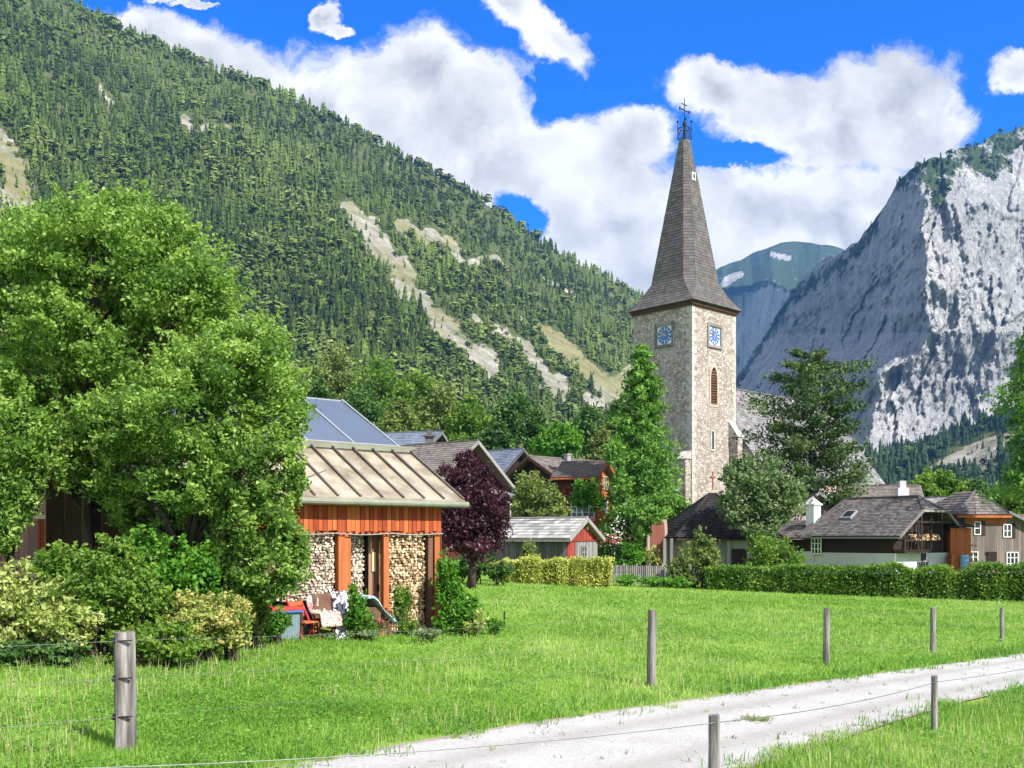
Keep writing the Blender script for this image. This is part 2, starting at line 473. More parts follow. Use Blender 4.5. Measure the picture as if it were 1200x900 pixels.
m_flower_w = M('white_flowers', [(0.6, 0.6, 0.55), (0.8, 0.8, 0.78)], 4, 0.8, 0.7)
m_concrete = M('pale_concrete', [(0.34, 0.31, 0.28), (0.50, 0.46, 0.42)], 5, 0.2, 0.9, bump=0.5)
m_blue_p = M('blue_paint', [(0.03, 0.12, 0.45), (0.05, 0.2, 0.6)], 4, 0.2, 0.5)

# ------------------------------------------------------------------ ground and road
def axis_vals(lo, hi, step, far_lo, far_hi):
    a = list(np.arange(lo, hi + 1e-6, step))
    s = step; x = hi
    while x < far_hi:
        s *= 1.35; x += s; a.append(x)
    s = step; x = lo
    while x > far_lo:
        s *= 1.35; x -= s; a.insert(0, x)
    return np.array(a)


def grid_mesh(name, X, Y, Z, mat, attrs=None, smooth=True, origin=None):
    """X,Y,Z (r,c) arrays"""
    r, c = X.shape
    V = np.stack([X.ravel(), Y.ravel(), Z.ravel()], 1)
    i = np.arange(r * c).reshape(r, c)
    Fq = np.stack([i[:-1, :-1].ravel(), i[:-1, 1:].ravel(), i[1:, 1:].ravel(), i[1:, :-1].ravel()], 1)
    return np_mesh(name, V, Fq, mat, attrs=attrs, smooth=smooth, origin=origin)


def ground_mat():
    mat = bpy.data.materials.new('meadow_soil'); mat.use_nodes = True
    t = NT(mat.node_tree)
    co = t.n('ShaderNodeTexCoord').outputs['Object']
    n1 = t.noise(co, 0.22, 5, 0.6); n2 = t.noise(co, 6.0, 5, 0.7)
    fac = t.m('ADD', t.m('MULTIPLY', n1, 0.7), t.m('MULTIPLY', n2, 0.35))
    c = t.ramp(fac, [(0.3, (0.08, 0.15, 0.02)), (0.5, (0.16, 0.26, 0.04)), (0.7, (0.25, 0.33, 0.075))])
    bp = t.n('ShaderNodeBump', {'Strength': 0.6, 'Distance': 0.05, 'Height': n2})
    pb = t.n('ShaderNodeBsdfPrincipled', {'Base Color': c, 'Roughness': 0.95, 'Specular IOR Level': 0.1, 'Normal': bp})
    t.n('ShaderNodeOutputMaterial', {'Surface': pb})
    return mat


def road_mat():
    mat = bpy.data.materials.new('gravel_road'); mat.use_nodes = True
    t = NT(mat.node_tree)
    co = t.n('ShaderNodeTexCoord').outputs['Object']
    n1 = t.noise(co, 0.9, 5, 0.6); n2 = t.noise(co, 26.0, 6, 0.75); n3 = t.noise(co, 3.2, 5, 0.65)
    vor = t.n('ShaderNodeTexVoronoi', {'Vector': co, 'Scale': 45.0}).outputs['Color']
    vr = t.n('ShaderNodeSeparateColor', {0: vor}).outputs[0]
    fac = t.m('ADD', t.m('ADD', t.m('MULTIPLY', n1, 0.5), t.m('MULTIPLY', n2, 0.35)), t.m('MULTIPLY', vr, 0.2))
    c = t.ramp(fac, [(0.28, (0.25, 0.24, 0.225)), (0.5, (0.41, 0.395, 0.38)), (0.72, (0.48, 0.47, 0.46))])
    spot = t.ss(n3, 0.63, 0.72)
    c = t.mix(t.m('MULTIPLY', spot, 0.45), c, (0.27, 0.23, 0.18))
    rt = t.n('ShaderNodeAttribute', attribute_name='rut').outputs['Fac']
    c = t.mix(t.m('MULTIPLY', rt, t.m('ADD', 0.2, t.m('MULTIPLY', n1, 0.5))), c, (0.25, 0.225, 0.19))
    ed = t.n('ShaderNodeAttribute', attribute_name='edge').outputs['Fac']
    e2 = t.ss(t.m('ADD', ed, t.m('MULTIPLY', t.m('SUBTRACT', n3, 0.5), 1.1)), 0.55, 0.8)
    c = t.mix(t.m('MULTIPLY', e2, 0.75), c, (0.24, 0.21, 0.14))
    bp = t.n('ShaderNodeBump', {'Strength': 0.8, 'Distance': 0.015, 'Height': t.m('ADD', n2, t.m('MULTIPLY', vr, 0.4))})
    pb = t.n('ShaderNodeBsdfPrincipled', {'Base Color': c, 'Roughness': 0.95, 'Specular IOR Level': 0.15, 'Normal': bp})
    t.n('ShaderNodeOutputMaterial', {'Surface': pb})
    return mat


xs = axis_vals(-48, 60, 0.5, -9000, 9000)
ys = axis_vals(2, 80, 0.5, -400, 9000)
GX, GY = np.meshgrid(xs, ys)
tag(grid_mesh('ground', GX, GY, gz(GX, GY), ground_mat()), kind='structure')

RL = [ground(*p) for p in [(370, 893), (480, 872), (600, 852), (680, 840), (800, 822), (920, 805), (1050, 787), (1200, 766)]]
RR = [ground(*p) for p in [(895, 897), (980, 870), (1050, 847), (1125, 825), (1200, 807)]]
RL = [RL[0] + (RL[0] - RL[2]).normalized() * 9] + RL + [RL[-1] + (RL[-1] - RL[-3]).normalized() * d for d in (15, 40)]
RR = [RR[0] + (RR[0] - RR[2]).normalized() * 9] + RR + [RR[-1] + (RR[-1] - RR[-3]).normalized() * d for d in (15, 45)]


def resample(pts, n):
    p = np.array([[q.x, q.y] for q in pts]); d = np.r_[0, np.cumsum(np.linalg.norm(np.diff(p, axis=0), axis=1))]
    s = np.linspace(0, d[-1], n)
    return np.stack([np.interp(s, d, p[:, 0]), np.interp(s, d, p[:, 1])], 1)


A_ = resample(RL, 160); B_ = resample(RR, 160)
tt = np.linspace(0, 1, 25)[None, :]
RX = A_[:, 0:1] * (1 - tt) + B_[:, 0:1] * tt
RY = A_[:, 1:2] * (1 - tt) + B_[:, 1:2] * tt
edge = np.abs(tt * 2 - 1) ** 6 + 0 * RX
rut = np.exp(-((tt - .27) / .07) ** 2) + np.exp(-((tt - .73) / .07) ** 2) + 0 * RX
tag(grid_mesh('gravel_road', RX, RY, gz(RX, RY) + 0.026 - 0.012 * rut, road_mat(), attrs={'edge': edge.ravel(), 'rut': rut.ravel()}), kind='structure')
ROADPOLY = np.r_[A_, B_[::-1]]


def in_poly(x, y, poly):
    inside = np.zeros(x.shape, bool)
    j = len(poly) - 1
    for i in range(len(poly)):
        xi, yi = poly[i]; xj, yj = poly[j]
        c = ((yi > y) != (yj > y))
        with np.errstate(divide='ignore', invalid='ignore'):
            inside ^= c & (x < (xj - xi) * (y - yi) / (yj - yi + 1e-12) + xi)
        j = i
    return inside


# ------------------------------------------------------------------ mountains
def slope_mat(name, far=False):
    mat = bpy.data.materials.new(name); mat.use_nodes = True
    t = NT(mat.node_tree)
    co = t.n('ShaderNodeTexCoord').outputs['Object']
    rk = t.n('ShaderNodeAttribute', attribute_name='rock').outputs['Fac']
    n1 = t.noise(co, 0.008, 6, 0.65); n2 = t.noise(co, 0.035, 9, 0.78)
    gr = t.ramp(n2, [(0.3, (0.035, 0.06, 0.018)), (0.55, (0.10, 0.125, 0.04)), (0.75, (0.24, 0.25, 0.11))])
    ro = t.ramp(n2, [(0.34, (0.15, 0.16, 0.09)), (0.5, (0.30, 0.285, 0.22)), (0.66, (0.49, 0.47, 0.42))])
    dry = t.ramp(n2, [(0.3, (0.13, 0.14, 0.05)), (0.7, (0.33, 0.30, 0.16))])
    ro = t.mix(t.ss(n1, 0.47, 0.60), ro, dry)
    f = t.ss(t.m('ADD', rk, t.m('MULTIPLY', t.m('SUBTRACT', n2, 0.5), 0.9)), 0.25, 0.5)
    c = t.mix(f, gr, ro)
    bp = t.n('ShaderNodeBump', {'Strength': 0.9, 'Distance': 9.0, 'Height': n2})
    pb = t.n('ShaderNodeBsdfPrincipled', {'Base Color': c, 'Roughness': 0.95, 'Specular IOR Level': 0.1, 'Normal': bp})
    t.n('ShaderNodeOutputMaterial', {'Surface': pb})
    return mat


def terrain(pxs, sil, Yr_f, Yf_f, rows, amp, pybot=648, nscale=(90, 60), power=1.0, seed=0.0):
    """a mountainside: rows of points from its foot to its crest, each with its own distance"""
    PX = pxs[None, :] + np.zeros((rows, 1))
    top = np.interp(pxs, *zip(*sil))
    v = np.linspace(0, 1, rows)[:, None]
    PY = pybot + (top - pybot)[None, :] * v
    er = (HY - top) / FL; e = (HY - PY) / FL
    Yr = Yr_f(pxs)[None, :]; Yf = Yf_f(pxs)[None, :]
    eb = (HY - pybot) / FL
    # inclined plane  e = a - b / Y between foot and crest
    b = (er - eb) / (1 / Yf - 1 / Yr)
    a = er + b / Yr
    Y = b / np.maximum(a - e, 1e-6)
    n = fbm((PX + 0.7 * PY) / nscale[0] + seed, (PY - 0.5 * PX) / nscale[1] + seed * 2, 0.0, 6, 0.55) - 0.5
    Y = Y * (1 + amp * n * 2)
    return PX, PY, Y


def finish_terrain(name, PX, PY, Y, mat, attrs, smooth=True):
    X = (PX - HX) / FL * Y; Z = CH + (HY - PY) / FL * Y
    # land behind the crest falls away
    for k, (fy, fz) in enumerate(((1.06, 0.97), (1.35, 0.6), (1.9, 0.0))):
        X = np.r_[X, X[-1 - k:-k or None] * fy]; 
        Z = np.r_[Z, Z[-1 - k:-k or None] * fz]
        Y = np.r_[Y, Y[-1 - k:-k or None] * fy]
    at = {k2: np.r_[v2, np.repeat(v2[-1:], 3, 0)].ravel() for k2, v2 in attrs.items()}
    return tag(grid_mesh(name, X, Y, Z, mat, attrs=at, smooth=smooth), kind='structure')


def stroke(PX, PY, pts, dens=1.0):
    """1 inside a wide soft stroke through (px,py,width) points"""
    out = np.zeros(PX.shape)
    for (x0, y0, w0), (x1, y1, w1) in zip(pts[:-1], pts[1:]):
        dx, dy = x1 - x0, y1 - y0
        t_ = np.clip(((PX - x0) * dx + (PY - y0) * dy) / (dx * dx + dy * dy), 0, 1)
        d = np.hypot(PX - x0 - t_ * dx, PY - y0 - t_ * dy)
        out = np.maximum(out, 1 - d / (w0 + (w1 - w0) * t_))
    return out * dens


SIL_L = [(-400, -300), (-200, -150), (0, -50), (100, 14), (160, 44), (250, 84), (330, 113), (400, 143), (440, 168), (500, 200), (560, 233),
         (600, 262), (650, 296), (700, 321), (750, 350), (800, 384), (850, 440), (900, 500), (960, 560), (1010, 600)]
pxs = np.arange(-400, 1011, 2.6)
PX, PY, YL = terrain(pxs, SIL_L, lambda p: np.interp(p, [-400, 300, 750, 1010], [1250, 1500, 1800, 1900]),
                     lambda p: np.interp(p, [-400, 400, 1010], [420, 520, 800]), 230, 0.035)
wx = (fbm(PX / 26, PY / 26, 3.0) - 0.5) * 34; wy = (fbm(PX / 26, PY / 26, 9.0) - 0.5) * 34
q = (PX + wx, PY + wy)
rock = np.max([stroke(*q, s) for s in (
    [(405, 240, 14), (420, 262, 26), (446, 292, 30), (470, 325, 17), (498, 358, 22), (528, 392, 30), (552, 415, 26), (580, 432, 10)], [(640, 452, 9), (665, 462, 12)], [(690, 470, 14), (712, 478, 14)],
    [(462, 262, 12), (500, 280, 14), (545, 300, 9), (590, 310, 7)],
    [(600, 370, 6), (660, 410, 13), (700, 440, 20), (735, 470, 26)], [(560, 370, 8), (620, 420, 12), (660, 450, 18)],
    [(-60, 200, 40), (0, 165, 30), (14, 195, 36), (24, 240, 34), (50, 265, 18)], [(118, 105, 6), (135, 128, 8)], [(770, 400, 5), (790, 440, 10)], [(640, 330, 4), (665, 345, 5)], [(330, 215, 3), (345, 225, 4)], [(210, 145, 6), (232, 150, 6), (270, 152, 5)],
    [(720, 455, 12), (745, 440, 14)])], 0)
rock = np.clip((rock - 0.22 - 0.9 * np.clip(fbm(PX / 11, PY / 9, 5.0, 4, .6) - 0.5, 0, 1)) * 2.2, 0, 1)
m_slope = slope_mat('forest_floor_and_scree')
finish_terrain('mountain', PX, PY, YL, m_slope, {'rock': rock})


# trees of the wooded slopes -------------------------------------------------
def conifer_proto(tiers, k, r):
    V, T = [], []
    for i in range(tiers):
        z0 = 0.12 + 0.88 * i / tiers; z1 = min(1.0, z0 + 0.88 / tiers * 1.9)
        rad = 0.17 * (1 - (z0 - 0.1)) ** 0.9 + 0.01
        b = len(V); V.append((0, 0, z1 + 0.0))
        for j in range(2 * k):
            th = math.pi * j / k + r.uniform(-0.2, 0.2) + i
            rr = rad * (r.uniform(0.8, 1.2) if j % 2 == 0 else r.uniform(0.42, 0.6))
            V.append((rr * math.cos(th), rr * math.sin(th), z0 + (0 if j % 2 == 0 else 0.05)))
        for j in range(2 * k):
            T.append((b, b + 1 + j, b + 1 + (j + 1) % (2 * k)))
    return np.array(V), np.array(T)


def decid_proto(n, r):
    V, T = [], []
    for i in range(n):
        d = Vector((r.gauss(0, 1), r.gauss(0, 1), r.gauss(0, 1) + 0.3)).normalized()
        rad = 0.36 * (0.72 + 0.28 * math.sin(3 * d.x + 5 * d.y) + r.uniform(-0.08, 0.08))
        c = Vector((d.x * rad, d.y * rad, 0.56 + d.z * rad * 1.15))
        a = d.cross(Vector((r.gauss(0, 1), r.gauss(0, 1), r.gauss(0, 1)))).normalized()
        b = (d.cross(a) + d * r.uniform(-0.5, 0.5)).normalized()
        s = r.uniform(0.10, 0.17)
        k = len(V)
        V += [tuple(c + a * s), tuple(c - a * s * 0.6 + b * s), tuple(c - a * s * 0.5 - b * s)]
        T.append((k, k + 1, k + 2))
    return np.array(V), np.array(T)


pr = random.Random(5)
CON = [conifer_proto(4, 4, pr) for _ in range(5)]
DEC = [decid_proto(46, pr) for _ in range(5)]


def scatter_trees(name, pos, hts, kinds, mat, label, group=None):
    """pos (n,3), kind 0 conifer / 1 broadleaf"""
    Vs, Ts, vr = [], [], []
    base = 0
    n = len(pos)
    ang = rng.uniform(0, 6.28, n); pick = rng.integers(0, 5, n); fat = rng.uniform(1.1, 1.9, n)
    stand = fbm(pos[:, 0] / 130.0, pos[:, 2] / 90.0, pos[:, 1] / 300.0, 4, .6)
    tone = np.clip(0.5 + (stand - 0.5) * 2.2 + rng.normal(0, 0.27, n), 0, 1)
    for kk in (0, 1):
        for p in range(5):
            idx = np.where((kinds == kk) & (pick == p))[0]
            if not len(idx):
                continue
            V0, T0 = (CON, DEC)[kk][p]
            c, s = np.cos(ang[idx])[:, None], np.sin(ang[idx])[:, None]
            h = hts[idx][:, None]; fw = h * fat[idx][:, None] * (1.0 if kk else 0.82)
            x = (V0[None, :, 0] * c - V0[None, :, 1] * s) * fw + pos[idx, 0:1]
            y = (V0[None, :, 0] * s + V0[None, :, 1] * c) * fw + pos[idx, 1:2]
            z = V0[None, :, 2] * h * (1.0 if kk else 1.12) + pos[idx, 2:3] - 0.06 * h
            Vs.append(np.stack([x, y, z], 2).reshape(-1, 3))
            T = T0[None] + (np.arange(len(idx)) * len(V0))[:, None, None] + base
            Ts.append(T.reshape(-1, 3)); base += len(idx) * len(V0)
            t0 = tone[idx] * (0.62 if kk == 0 else 0.5) + (0.0 if kk == 0 else 0.42)
            vr.append((t0[:, None] + rng.uniform(-0.08, 0.08, (len(idx), len(T0)))).ravel())
    return tag(np_mesh(name, np.concatenate(Vs), np.concatenate(Ts), mat, var=np.concatenate(vr)), label, 'forest', group, 'stuff')


def sample_grid(G, i, j):
    i0 = np.floor(i).astype(int); j0 = np.floor(j).astype(int); fi = i - i0; fj = j - j0
    return (G[i0, j0] * (1 - fi) * (1 - fj) + G[i0 + 1, j0] * fi * (1 - fj) + G[i0, j0 + 1] * (1 - fi) * fj + G[i0 + 1, j0 + 1] * fi * fj)


def forest_on(PX, PY, Y, rock, n, hr, decf, mask=None, jit=0.0):
    r_, c_ = PX.shape
    span = PY[0] - PY[-1]
    pj = np.clip(span, 1, None); pj = pj / pj.sum()
    j = rng.choice(c_ - 1, n, p=pj[:-1] / pj[:-1].sum()) + rng.uniform(0, 0.999, n)
    i = rng.uniform(0, r_ - 1.001, n)
    px, py, yy_, rk = (sample_grid(G, i, j) for G in (PX, PY, Y, rock))
    keep = rng.uniform(0, 1, n) > np.clip(rk * 1.6 - 0.15, 0, 0.90)
    if mask is not None:
        keep &= mask(px, py)
    px, py, yy_ = px[keep], py[keep], yy_[keep]
    pos = np.stack([(px - HX) / FL * yy_, yy_, CH + (HY - py) / FL * yy_], 1)
    nz = fbm(px / 70 + 4, py / 50, 1.0, 4)
    kinds = (rng.uniform(0, 1, len(px)) < decf(px, py) + (nz - 0.5) * 1.6).astype(int)
    h = rng.uniform(hr[0], hr[1], len(px)) * np.where(kinds == 1, 0.72, 1.0)
    h = h * np.where(sample_grid(rock, i[keep], j[keep]) > 0.1, 0.5, 1.0) * (0.72 + 0.75 * rng.uniform(0, 1, len(px)) ** 3)
    return pos, h, kinds


pos, h, kinds = forest_on(PX, PY, YL, rock, 48000, (8, 15.5), lambda x, y: np.clip(0.34 + (y - 250) / 600, 0.2, 0.65),
                          mask=lambda x, y: (x > -330) & (y < 600) & ((x < 900)))
scatter_trees('forest', pos, h, kinds, m_forest, 'dense conifer and broadleaf forest covering the long slope left of the church spire')
# crest trees standing against the sky
n = 620
pj = rng.uniform(-200, 850, n); pyj = np.interp(pj, *zip(*SIL_L)) + rng.uniform(0, 5, n); yj = np.interp(pj, [-400, 300, 750, 1010], [1250, 1500, 1800, 1900]) * 0.995
yj = np.array([YL[-1, int((p + 400) / 2.6)] for p in pj]) * 0.995
pos = np.stack([(pj - HX) / FL * yj, yj, CH + (HY - pyj) / FL * yj], 1)
scatter_trees('forest', pos, rng.uniform(8, 21, n), (rng.uniform(0, 1, n) < .15).astype(int), m_forest, 'spruces along the skyline crest of the long wooded slope')


# grey cliff mountain ----------------------------------------------------------
def cliff_mat():
    mat = bpy.data.materials.new('limestone_cliff'); mat.use_nodes = True
    t = NT(mat.node_tree)
    co = t.n('ShaderNodeTexCoord').outputs['Object']
    gr = t.n('ShaderNodeAttribute', attribute_name='green').outputs['Fac']
    vs = t.n('ShaderNodeMapping', {'Vector': co, 'Scale': (1, 1, 0.22)}).outputs[0]
    n1 = t.noise(vs, 0.014, 12, 0.74); n2 = t.noise(co, 0.02, 10, 0.76); n3 = t.noise(vs, 0.004, 5, 0.6)
    ro = t.ramp(n1, [(0.28, (0.17, 0.175, 0.18)), (0.42, (0.265, 0.268, 0.27)), (0.55, (0.335, 0.333, 0.328)), (0.70, (0.42, 0.41, 0.395))])
    ro = t.mix(t.m('MULTIPLY', t.ss(n3, 0.5, 0.62), 0.5), ro, (0.43, 0.42, 0.40))
    wq = t.n('ShaderNodeTexNoise', {'Vector': co, 'Scale': 0.01, 'Detail': 6.0, 'Roughness': 0.65}).outputs[1]
    wq = t.n('ShaderNodeVectorMath', {0: wq, 3: 22.0}, operation='SCALE').outputs[0]
    cq_ = t.n('ShaderNodeMapping', {'Vector': t.n('ShaderNodeVectorMath', {0: co, 1: wq}, operation='ADD').outputs[0], 'Scale': (1, 1, 0.28), 'Rotation': (0.0, 0.12, 0.0)}).outputs[0]
    vk = t.n('ShaderNodeTexVoronoi', {'Vector': cq_, 'Scale': 0.03}, feature='DISTANCE_TO_EDGE').outputs['Distance']
    vk2 = t.n('ShaderNodeTexVoronoi', {'Vector': cq_, 'Scale': 0.09}, feature='DISTANCE_TO_EDGE').outputs['Distance']
    vc = t.n('ShaderNodeSeparateColor', {0: t.n('ShaderNodeTexVoronoi', {'Vector': cq_, 'Scale': 0.022}).outputs['Color']}).outputs[0]
    crack = t.m('MULTIPLY', t.ss(vk, 0.0, 0.07), t.m('ADD', 0.35, t.m('MULTIPLY', t.ss(vk2, 0.0, 0.12), 0.65)))
    ro = t.mix(t.m('SUBTRACT', 0.42, t.m('MULTIPLY', crack, 0.42)), ro, (0.13, 0.13, 0.13))
    ro = t.mix(t.m('MULTIPLY', vc, 0.35), ro, t.mix(1.0, ro, (0.62, 0.63, 0.66), 'MULTIPLY'))
    g = t.ramp(n2, [(0.3, (0.018, 0.035, 0.014)), (0.6, (0.045, 0.07, 0.025)), (0.75, (0.09, 0.115, 0.045))])
    f = t.ss(t.m('ADD', gr, t.m('MULTIPLY', t.m('SUBTRACT', n2, 0.5), 2.0)), 0.42, 0.55)
    c = t.mix(f, ro, g)
    bp = t.n('ShaderNodeBump', {'Strength': 0.6, 'Distance': 8.0, 'Height': t.m('ADD', t.m('ADD', n1, t.m('MULTIPLY', crack, 0.8)), t.m('MULTIPLY', n2, 0.5))})
    pb = t.n('ShaderNodeBsdfPrincipled', {'Base Color': c, 'Roughness': 0.95, 'Specular IOR Level': 0.1, 'Normal': bp})
    t.n('ShaderNodeOutputMaterial', {'Surface': pb})
    return mat


m_cliff = cliff_mat()
SIL_C = [(800, 500), (850, 458), (872, 430), (900, 386), (925, 345), (942, 325), (962, 306), (985, 296), (1005, 283), (1020, 262), (1040, 236), (1052, 214), (1065, 202),
         (1080, 194), (1095, 184), (1110, 182), (1130, 171), (1150, 168), (1165, 158), (1185, 156), (1200, 148), (1300, 95), (1400, 50), (1600, 20)]
pxc = np.arange(800, 1601, 1.6)
rows = 300
PXc = pxc[None, :] + np.zeros((rows, 1))
topc = np.interp(pxc, *zip(*SIL_C)) + (fbm(pxc / 14, 0 * pxc, 2.0, 5) - 0.5) * 9
v = np.linspace(0, 1, rows)[:, None]
PYc = 640 + (topc - 640)[None, :] * v
wxc = (fbm(PXc / 60, PYc / 60, 4.0, 4) - 0.5) * 60
ar = np.interp(PYc, [200, 390, 440, 560], [1086, 1092, 1040, 1012]) + wxc * 0.55                       # the sharp edge between the two faces
d = PXc + 0 * ar - ar
Yc = np.where(d < 0, 1700 + (-d) * 6.0 + 0.004 * d * d, 1700 + np.minimum(d, 400) * 1.5)
Yc = Yc + np.clip((330 - PYc) / 180, 0, 2) * 140                # steps back towards the crest
Yc = Yc - np.clip((PYc - 470) / 110, 0, 1.3) ** 1.5 * 330        # talus and buttresses towards the foot
upc = np.clip((235 + 0.02 * (PXc - 1060) - PYc) / 40, 0, 3)
Yc = Yc + upc * 70 * (PXc > 1040)
rid = fbm(PXc / 46 + wxc / 60, PYc / 210, 1.0, 6, 0.55, True)
rid2 = fbm(PXc / 17 + wxc / 30, PYc / 45, 5.0, 5, 0.55, True)
oblq = fbm((PXc + PYc * 0.8) / 60, (PYc - PXc * 0.8) / 200, 7.0, 5, 0.55, True)
ridw = np.where(d < 0, 0.45, 1.0)
def slabs(PX_, PY_, n_, sx, sy, tx, ty, seed, shear=0.0):
    """broken rock faces: every cell is a plane with its own tilt"""
    r_ = np.random.default_rng(seed)
    cx = r_.uniform(780, 1620, n_); cy = r_.uniform(100, 660, n_)
    wx_ = (fbm(PX_ / 9, PY_ / 22, seed * 1.0, 4) - .5) * 10
    best = np.full(PX_.shape, 1e9); out = np.zeros(PX_.shape)
    tX = r_.normal(0, tx, n_); tY = r_.normal(0, ty, n_); of = r_.normal(0, tx * 6, n_)
    for k in range(n_):
        dx = PX_ + wx_ - cx[k] + shear * (PY_ - cy[k]); dy = PY_ - cy[k]
        dd_ = (dx / sx) ** 2 + (dy / sy) ** 2
        m_ = dd_ < best
        best = np.where(m_, dd_, best)
        out = np.where(m_, of[k] + tX[k] * dx + tY[k] * dy, out)
    return out


sl1 = slabs(PXc, PYc, 330, 16, 52, 1.15, 0.4, 3, 0.25)
sl2 = slabs(PXc, PYc, 1500, 6, 19, 1.0, 0.6, 4, 0.2)
Yc = Yc - (rid - 0.5) * np.where(d < 0, 60, 75) - (sl1 * np.where(d < 0, .55, .75) + sl2 * np.where(d < 0, .5, .28)) - (rid2 - 0.5) * 18 - (fbm(PXc / 7, PYc / 22, 3.0, 4, 0.6, True) - 0.5) * 16 - (oblq - 0.5) * np.where(d < 0, 110, 60) - (fbm(PXc / 3.6 + PYc / 30, PYc / 7, 6.0, 3, 0.7) - 0.5) * 15
low_veg = np.interp(pxc, [800, 1007, 1040, 1074, 1103, 1130, 1155, 1200, 1300, 1600], [350, 262, 232, 222, 258, 215, 232, 192, 180, 160])[None, :]
green = np.clip((low_veg + (fbm(PXc / 18, PYc / 30, 8.0, 4) - 0.5) * 50 - PYc) / 22, 0, 1) * 0.62
spur = np.clip(1 - np.abs(PYc - (np.interp(PXc, [850, 925, 1007, 1040], [470, 352, 292, 250]))) / 22, 0, 1) * (PXc < 1030)
green = np.maximum(green, spur * 0.7)
green = np.maximum(green, np.clip((PYc - 400) / 90, 0, 1) * np.clip((990 - PXc) / 60, 0, 1) * 0.3)
finish_terrain('cliff_mountain', PXc, PYc, Yc, m_cliff, {'green': green}, smooth=False)

# far green summit with a shaded wall
SIL_F = [(700, 420), (780, 352), (820, 330), (845, 313), (868, 306), (883, 297), (900, 289), (915, 284), (930, 283), (950, 284), (970, 287), (985, 291), (1010, 300), (1060, 330), (1200, 380)]
pxf = np.arange(700, 1200, 2.0)
rows = 140
PXf = pxf[None, :] + np.zeros((rows, 1))
topf = np.interp(pxf, *zip(*SIL_F)) + (fbm(pxf / 20, 0 * pxf, 3.0, 4) - 0.5) * 4
v = np.linspace(0, 1, rows)[:, None]
PYf = 640 + (topf - 640)[None, :] * v
rimf = np.interp(pxf, [700, 845, 880, 905, 935, 960, 1200], [400, 340, 336, 326, 345, 340, 400])[None, :]
cl = PYf - rimf
Yf_ = np.where(cl > 0, 4300 - np.clip(cl, 0, 200) * 2.5, 4300 + (-cl) * 24) + np.clip(PXf - 900, -300, 50) * np.where(cl > 0, -11.0, -5.0)
Yf_ = Yf_ - (fbm(PXf / 14, PYf / 90, 2.0, 6, 0.6, True) - 0.5) * np.where(cl > 0, 170, 160)
greenf = np.where(cl > 0, np.clip(1 - cl / 14, 0, 0.6), 0.72) - 0.0 * PXf
snowp = stroke(PXf, PYf, [(848, 333, 4), (856, 326, 5), (868, 322, 3)]) + stroke(PXf, PYf, [(905, 298, 2), (925, 303, 3)])
greenf = np.where(snowp > 0, 0.0, greenf)
finish_terrain('far_summit', PXf, PYf, Yf_, m_cliff, {'green': greenf}, smooth=False)

# wooded foothill below the cliff
SIL_H = [(840, 600), (900, 575), (980, 548), (1020, 535), (1045, 528), (1065, 524), (1085, 518), (1100, 511), (1125, 504), (1150, 496), (1175, 488), (1200, 478), (1300, 440), (1600, 380)]
pxh = np.arange(840, 1601, 3.0)
PXh, PYh, Yh = terrain(pxh, SIL_H, lambda p: np.interp(p, [840, 1600], [1300, 1150]), lambda p: np.interp(p, [840, 1600], [700, 650]), 90, 0.05, nscale=(50, 30), seed=3.0)
rockh = np.clip(1.8 * np.maximum(stroke(PXh, PYh, [(1092, 551, 7), (1125, 540, 14), (1150, 532, 18), (1172, 518, 12), (1200, 515, 10)]),
                                 stroke(PXh, PYh, [(1140, 553, 8), (1175, 548, 10)])), 0, 1)
m_hill = slope_mat('foothill_floor')
finish_terrain('foothill', PXh, PYh, Yh, m_hill, {'rock': rockh})
pos, h, kinds = forest_on(PXh, PYh, Yh, rockh, 9000, (10, 19), lambda x, y: np.clip((y - 560) / 120 + 0.02, 0, 0.5), mask=lambda x, y: y < 625)
scatter_trees('forest', pos, h, kinds, m_forest_f, 'dark spruce forest on the low hill beneath the grey rock wall')

# dwarf pines on the cliff mountain's cap, as one mass
sel = rng.integers(0, PXc.shape[0] - 1, 26000), rng.integers(0, PXc.shape[1] - 1, 26000)
gsel = green[sel]
k = (rng.uniform(0, 1, 26000) < gsel * 0.9 - 0.12) & (PXc[sel] < 1400) & (fbm(PXc[sel] / 12, PYc[sel] / 12, 1.0, 3) > 0.46)
pyv = PYc[sel][k]; pxv = PXc[sel][k]; yv = Yc[sel][k]
pos = np.stack([(pxv - HX) / FL * yv, yv, CH + (HY - pyv) / FL * yv], 1)
scatter_trees('dwarf_pine_forest', pos, rng.uniform(7, 14, len(pos)), (rng.uniform(0, 1, len(pos)) < 0.4).astype(int), m_forest_f,
              'dark dwarf pines scattered over the cap and spur of the cliff mountain')

# ------------------------------------------------------------------ air
HAZE = True
if HAZE:
    mb = MB()
    mb.box((1400, 4150, 725), (7600, 0, 0), (0, 5400, 0), (0, 0, 727))
    hm = bpy.data.materials.new('haze_air'); hm.use_nodes = True
    t = NT(hm.node_tree)
    pv = t.n('ShaderNodeVolumePrincipled', {'Color': (0.17, 0.45, 1.0, 1), 'Density': 0.00006, 'Anisotropy': 0.1})
    t.n('ShaderNodeOutputMaterial', {'Volume': pv.outputs[0]})
    tag(mb.build('haze', hm), kind='stuff')

# ------------------------------------------------------------------ meadow grass
def grass_mat(name, cols):
    return M(name, cols, 0.35, 0.6, 0.6, transl=0.35, spec=0.2, detail=4)


m_grass = grass_mat('meadow_grass', [(0.07, 0.18, 0.02), (0.225, 0.40, 0.055), (0.42, 0.55, 0.16)])
m_grass_e = grass_mat('edge_grass', [(0.045, 0.15, 0.018), (0.12, 0.30, 0.035), (0.30, 0.46, 0.09)])
AVOID = []                    # footprints the grass keeps out of


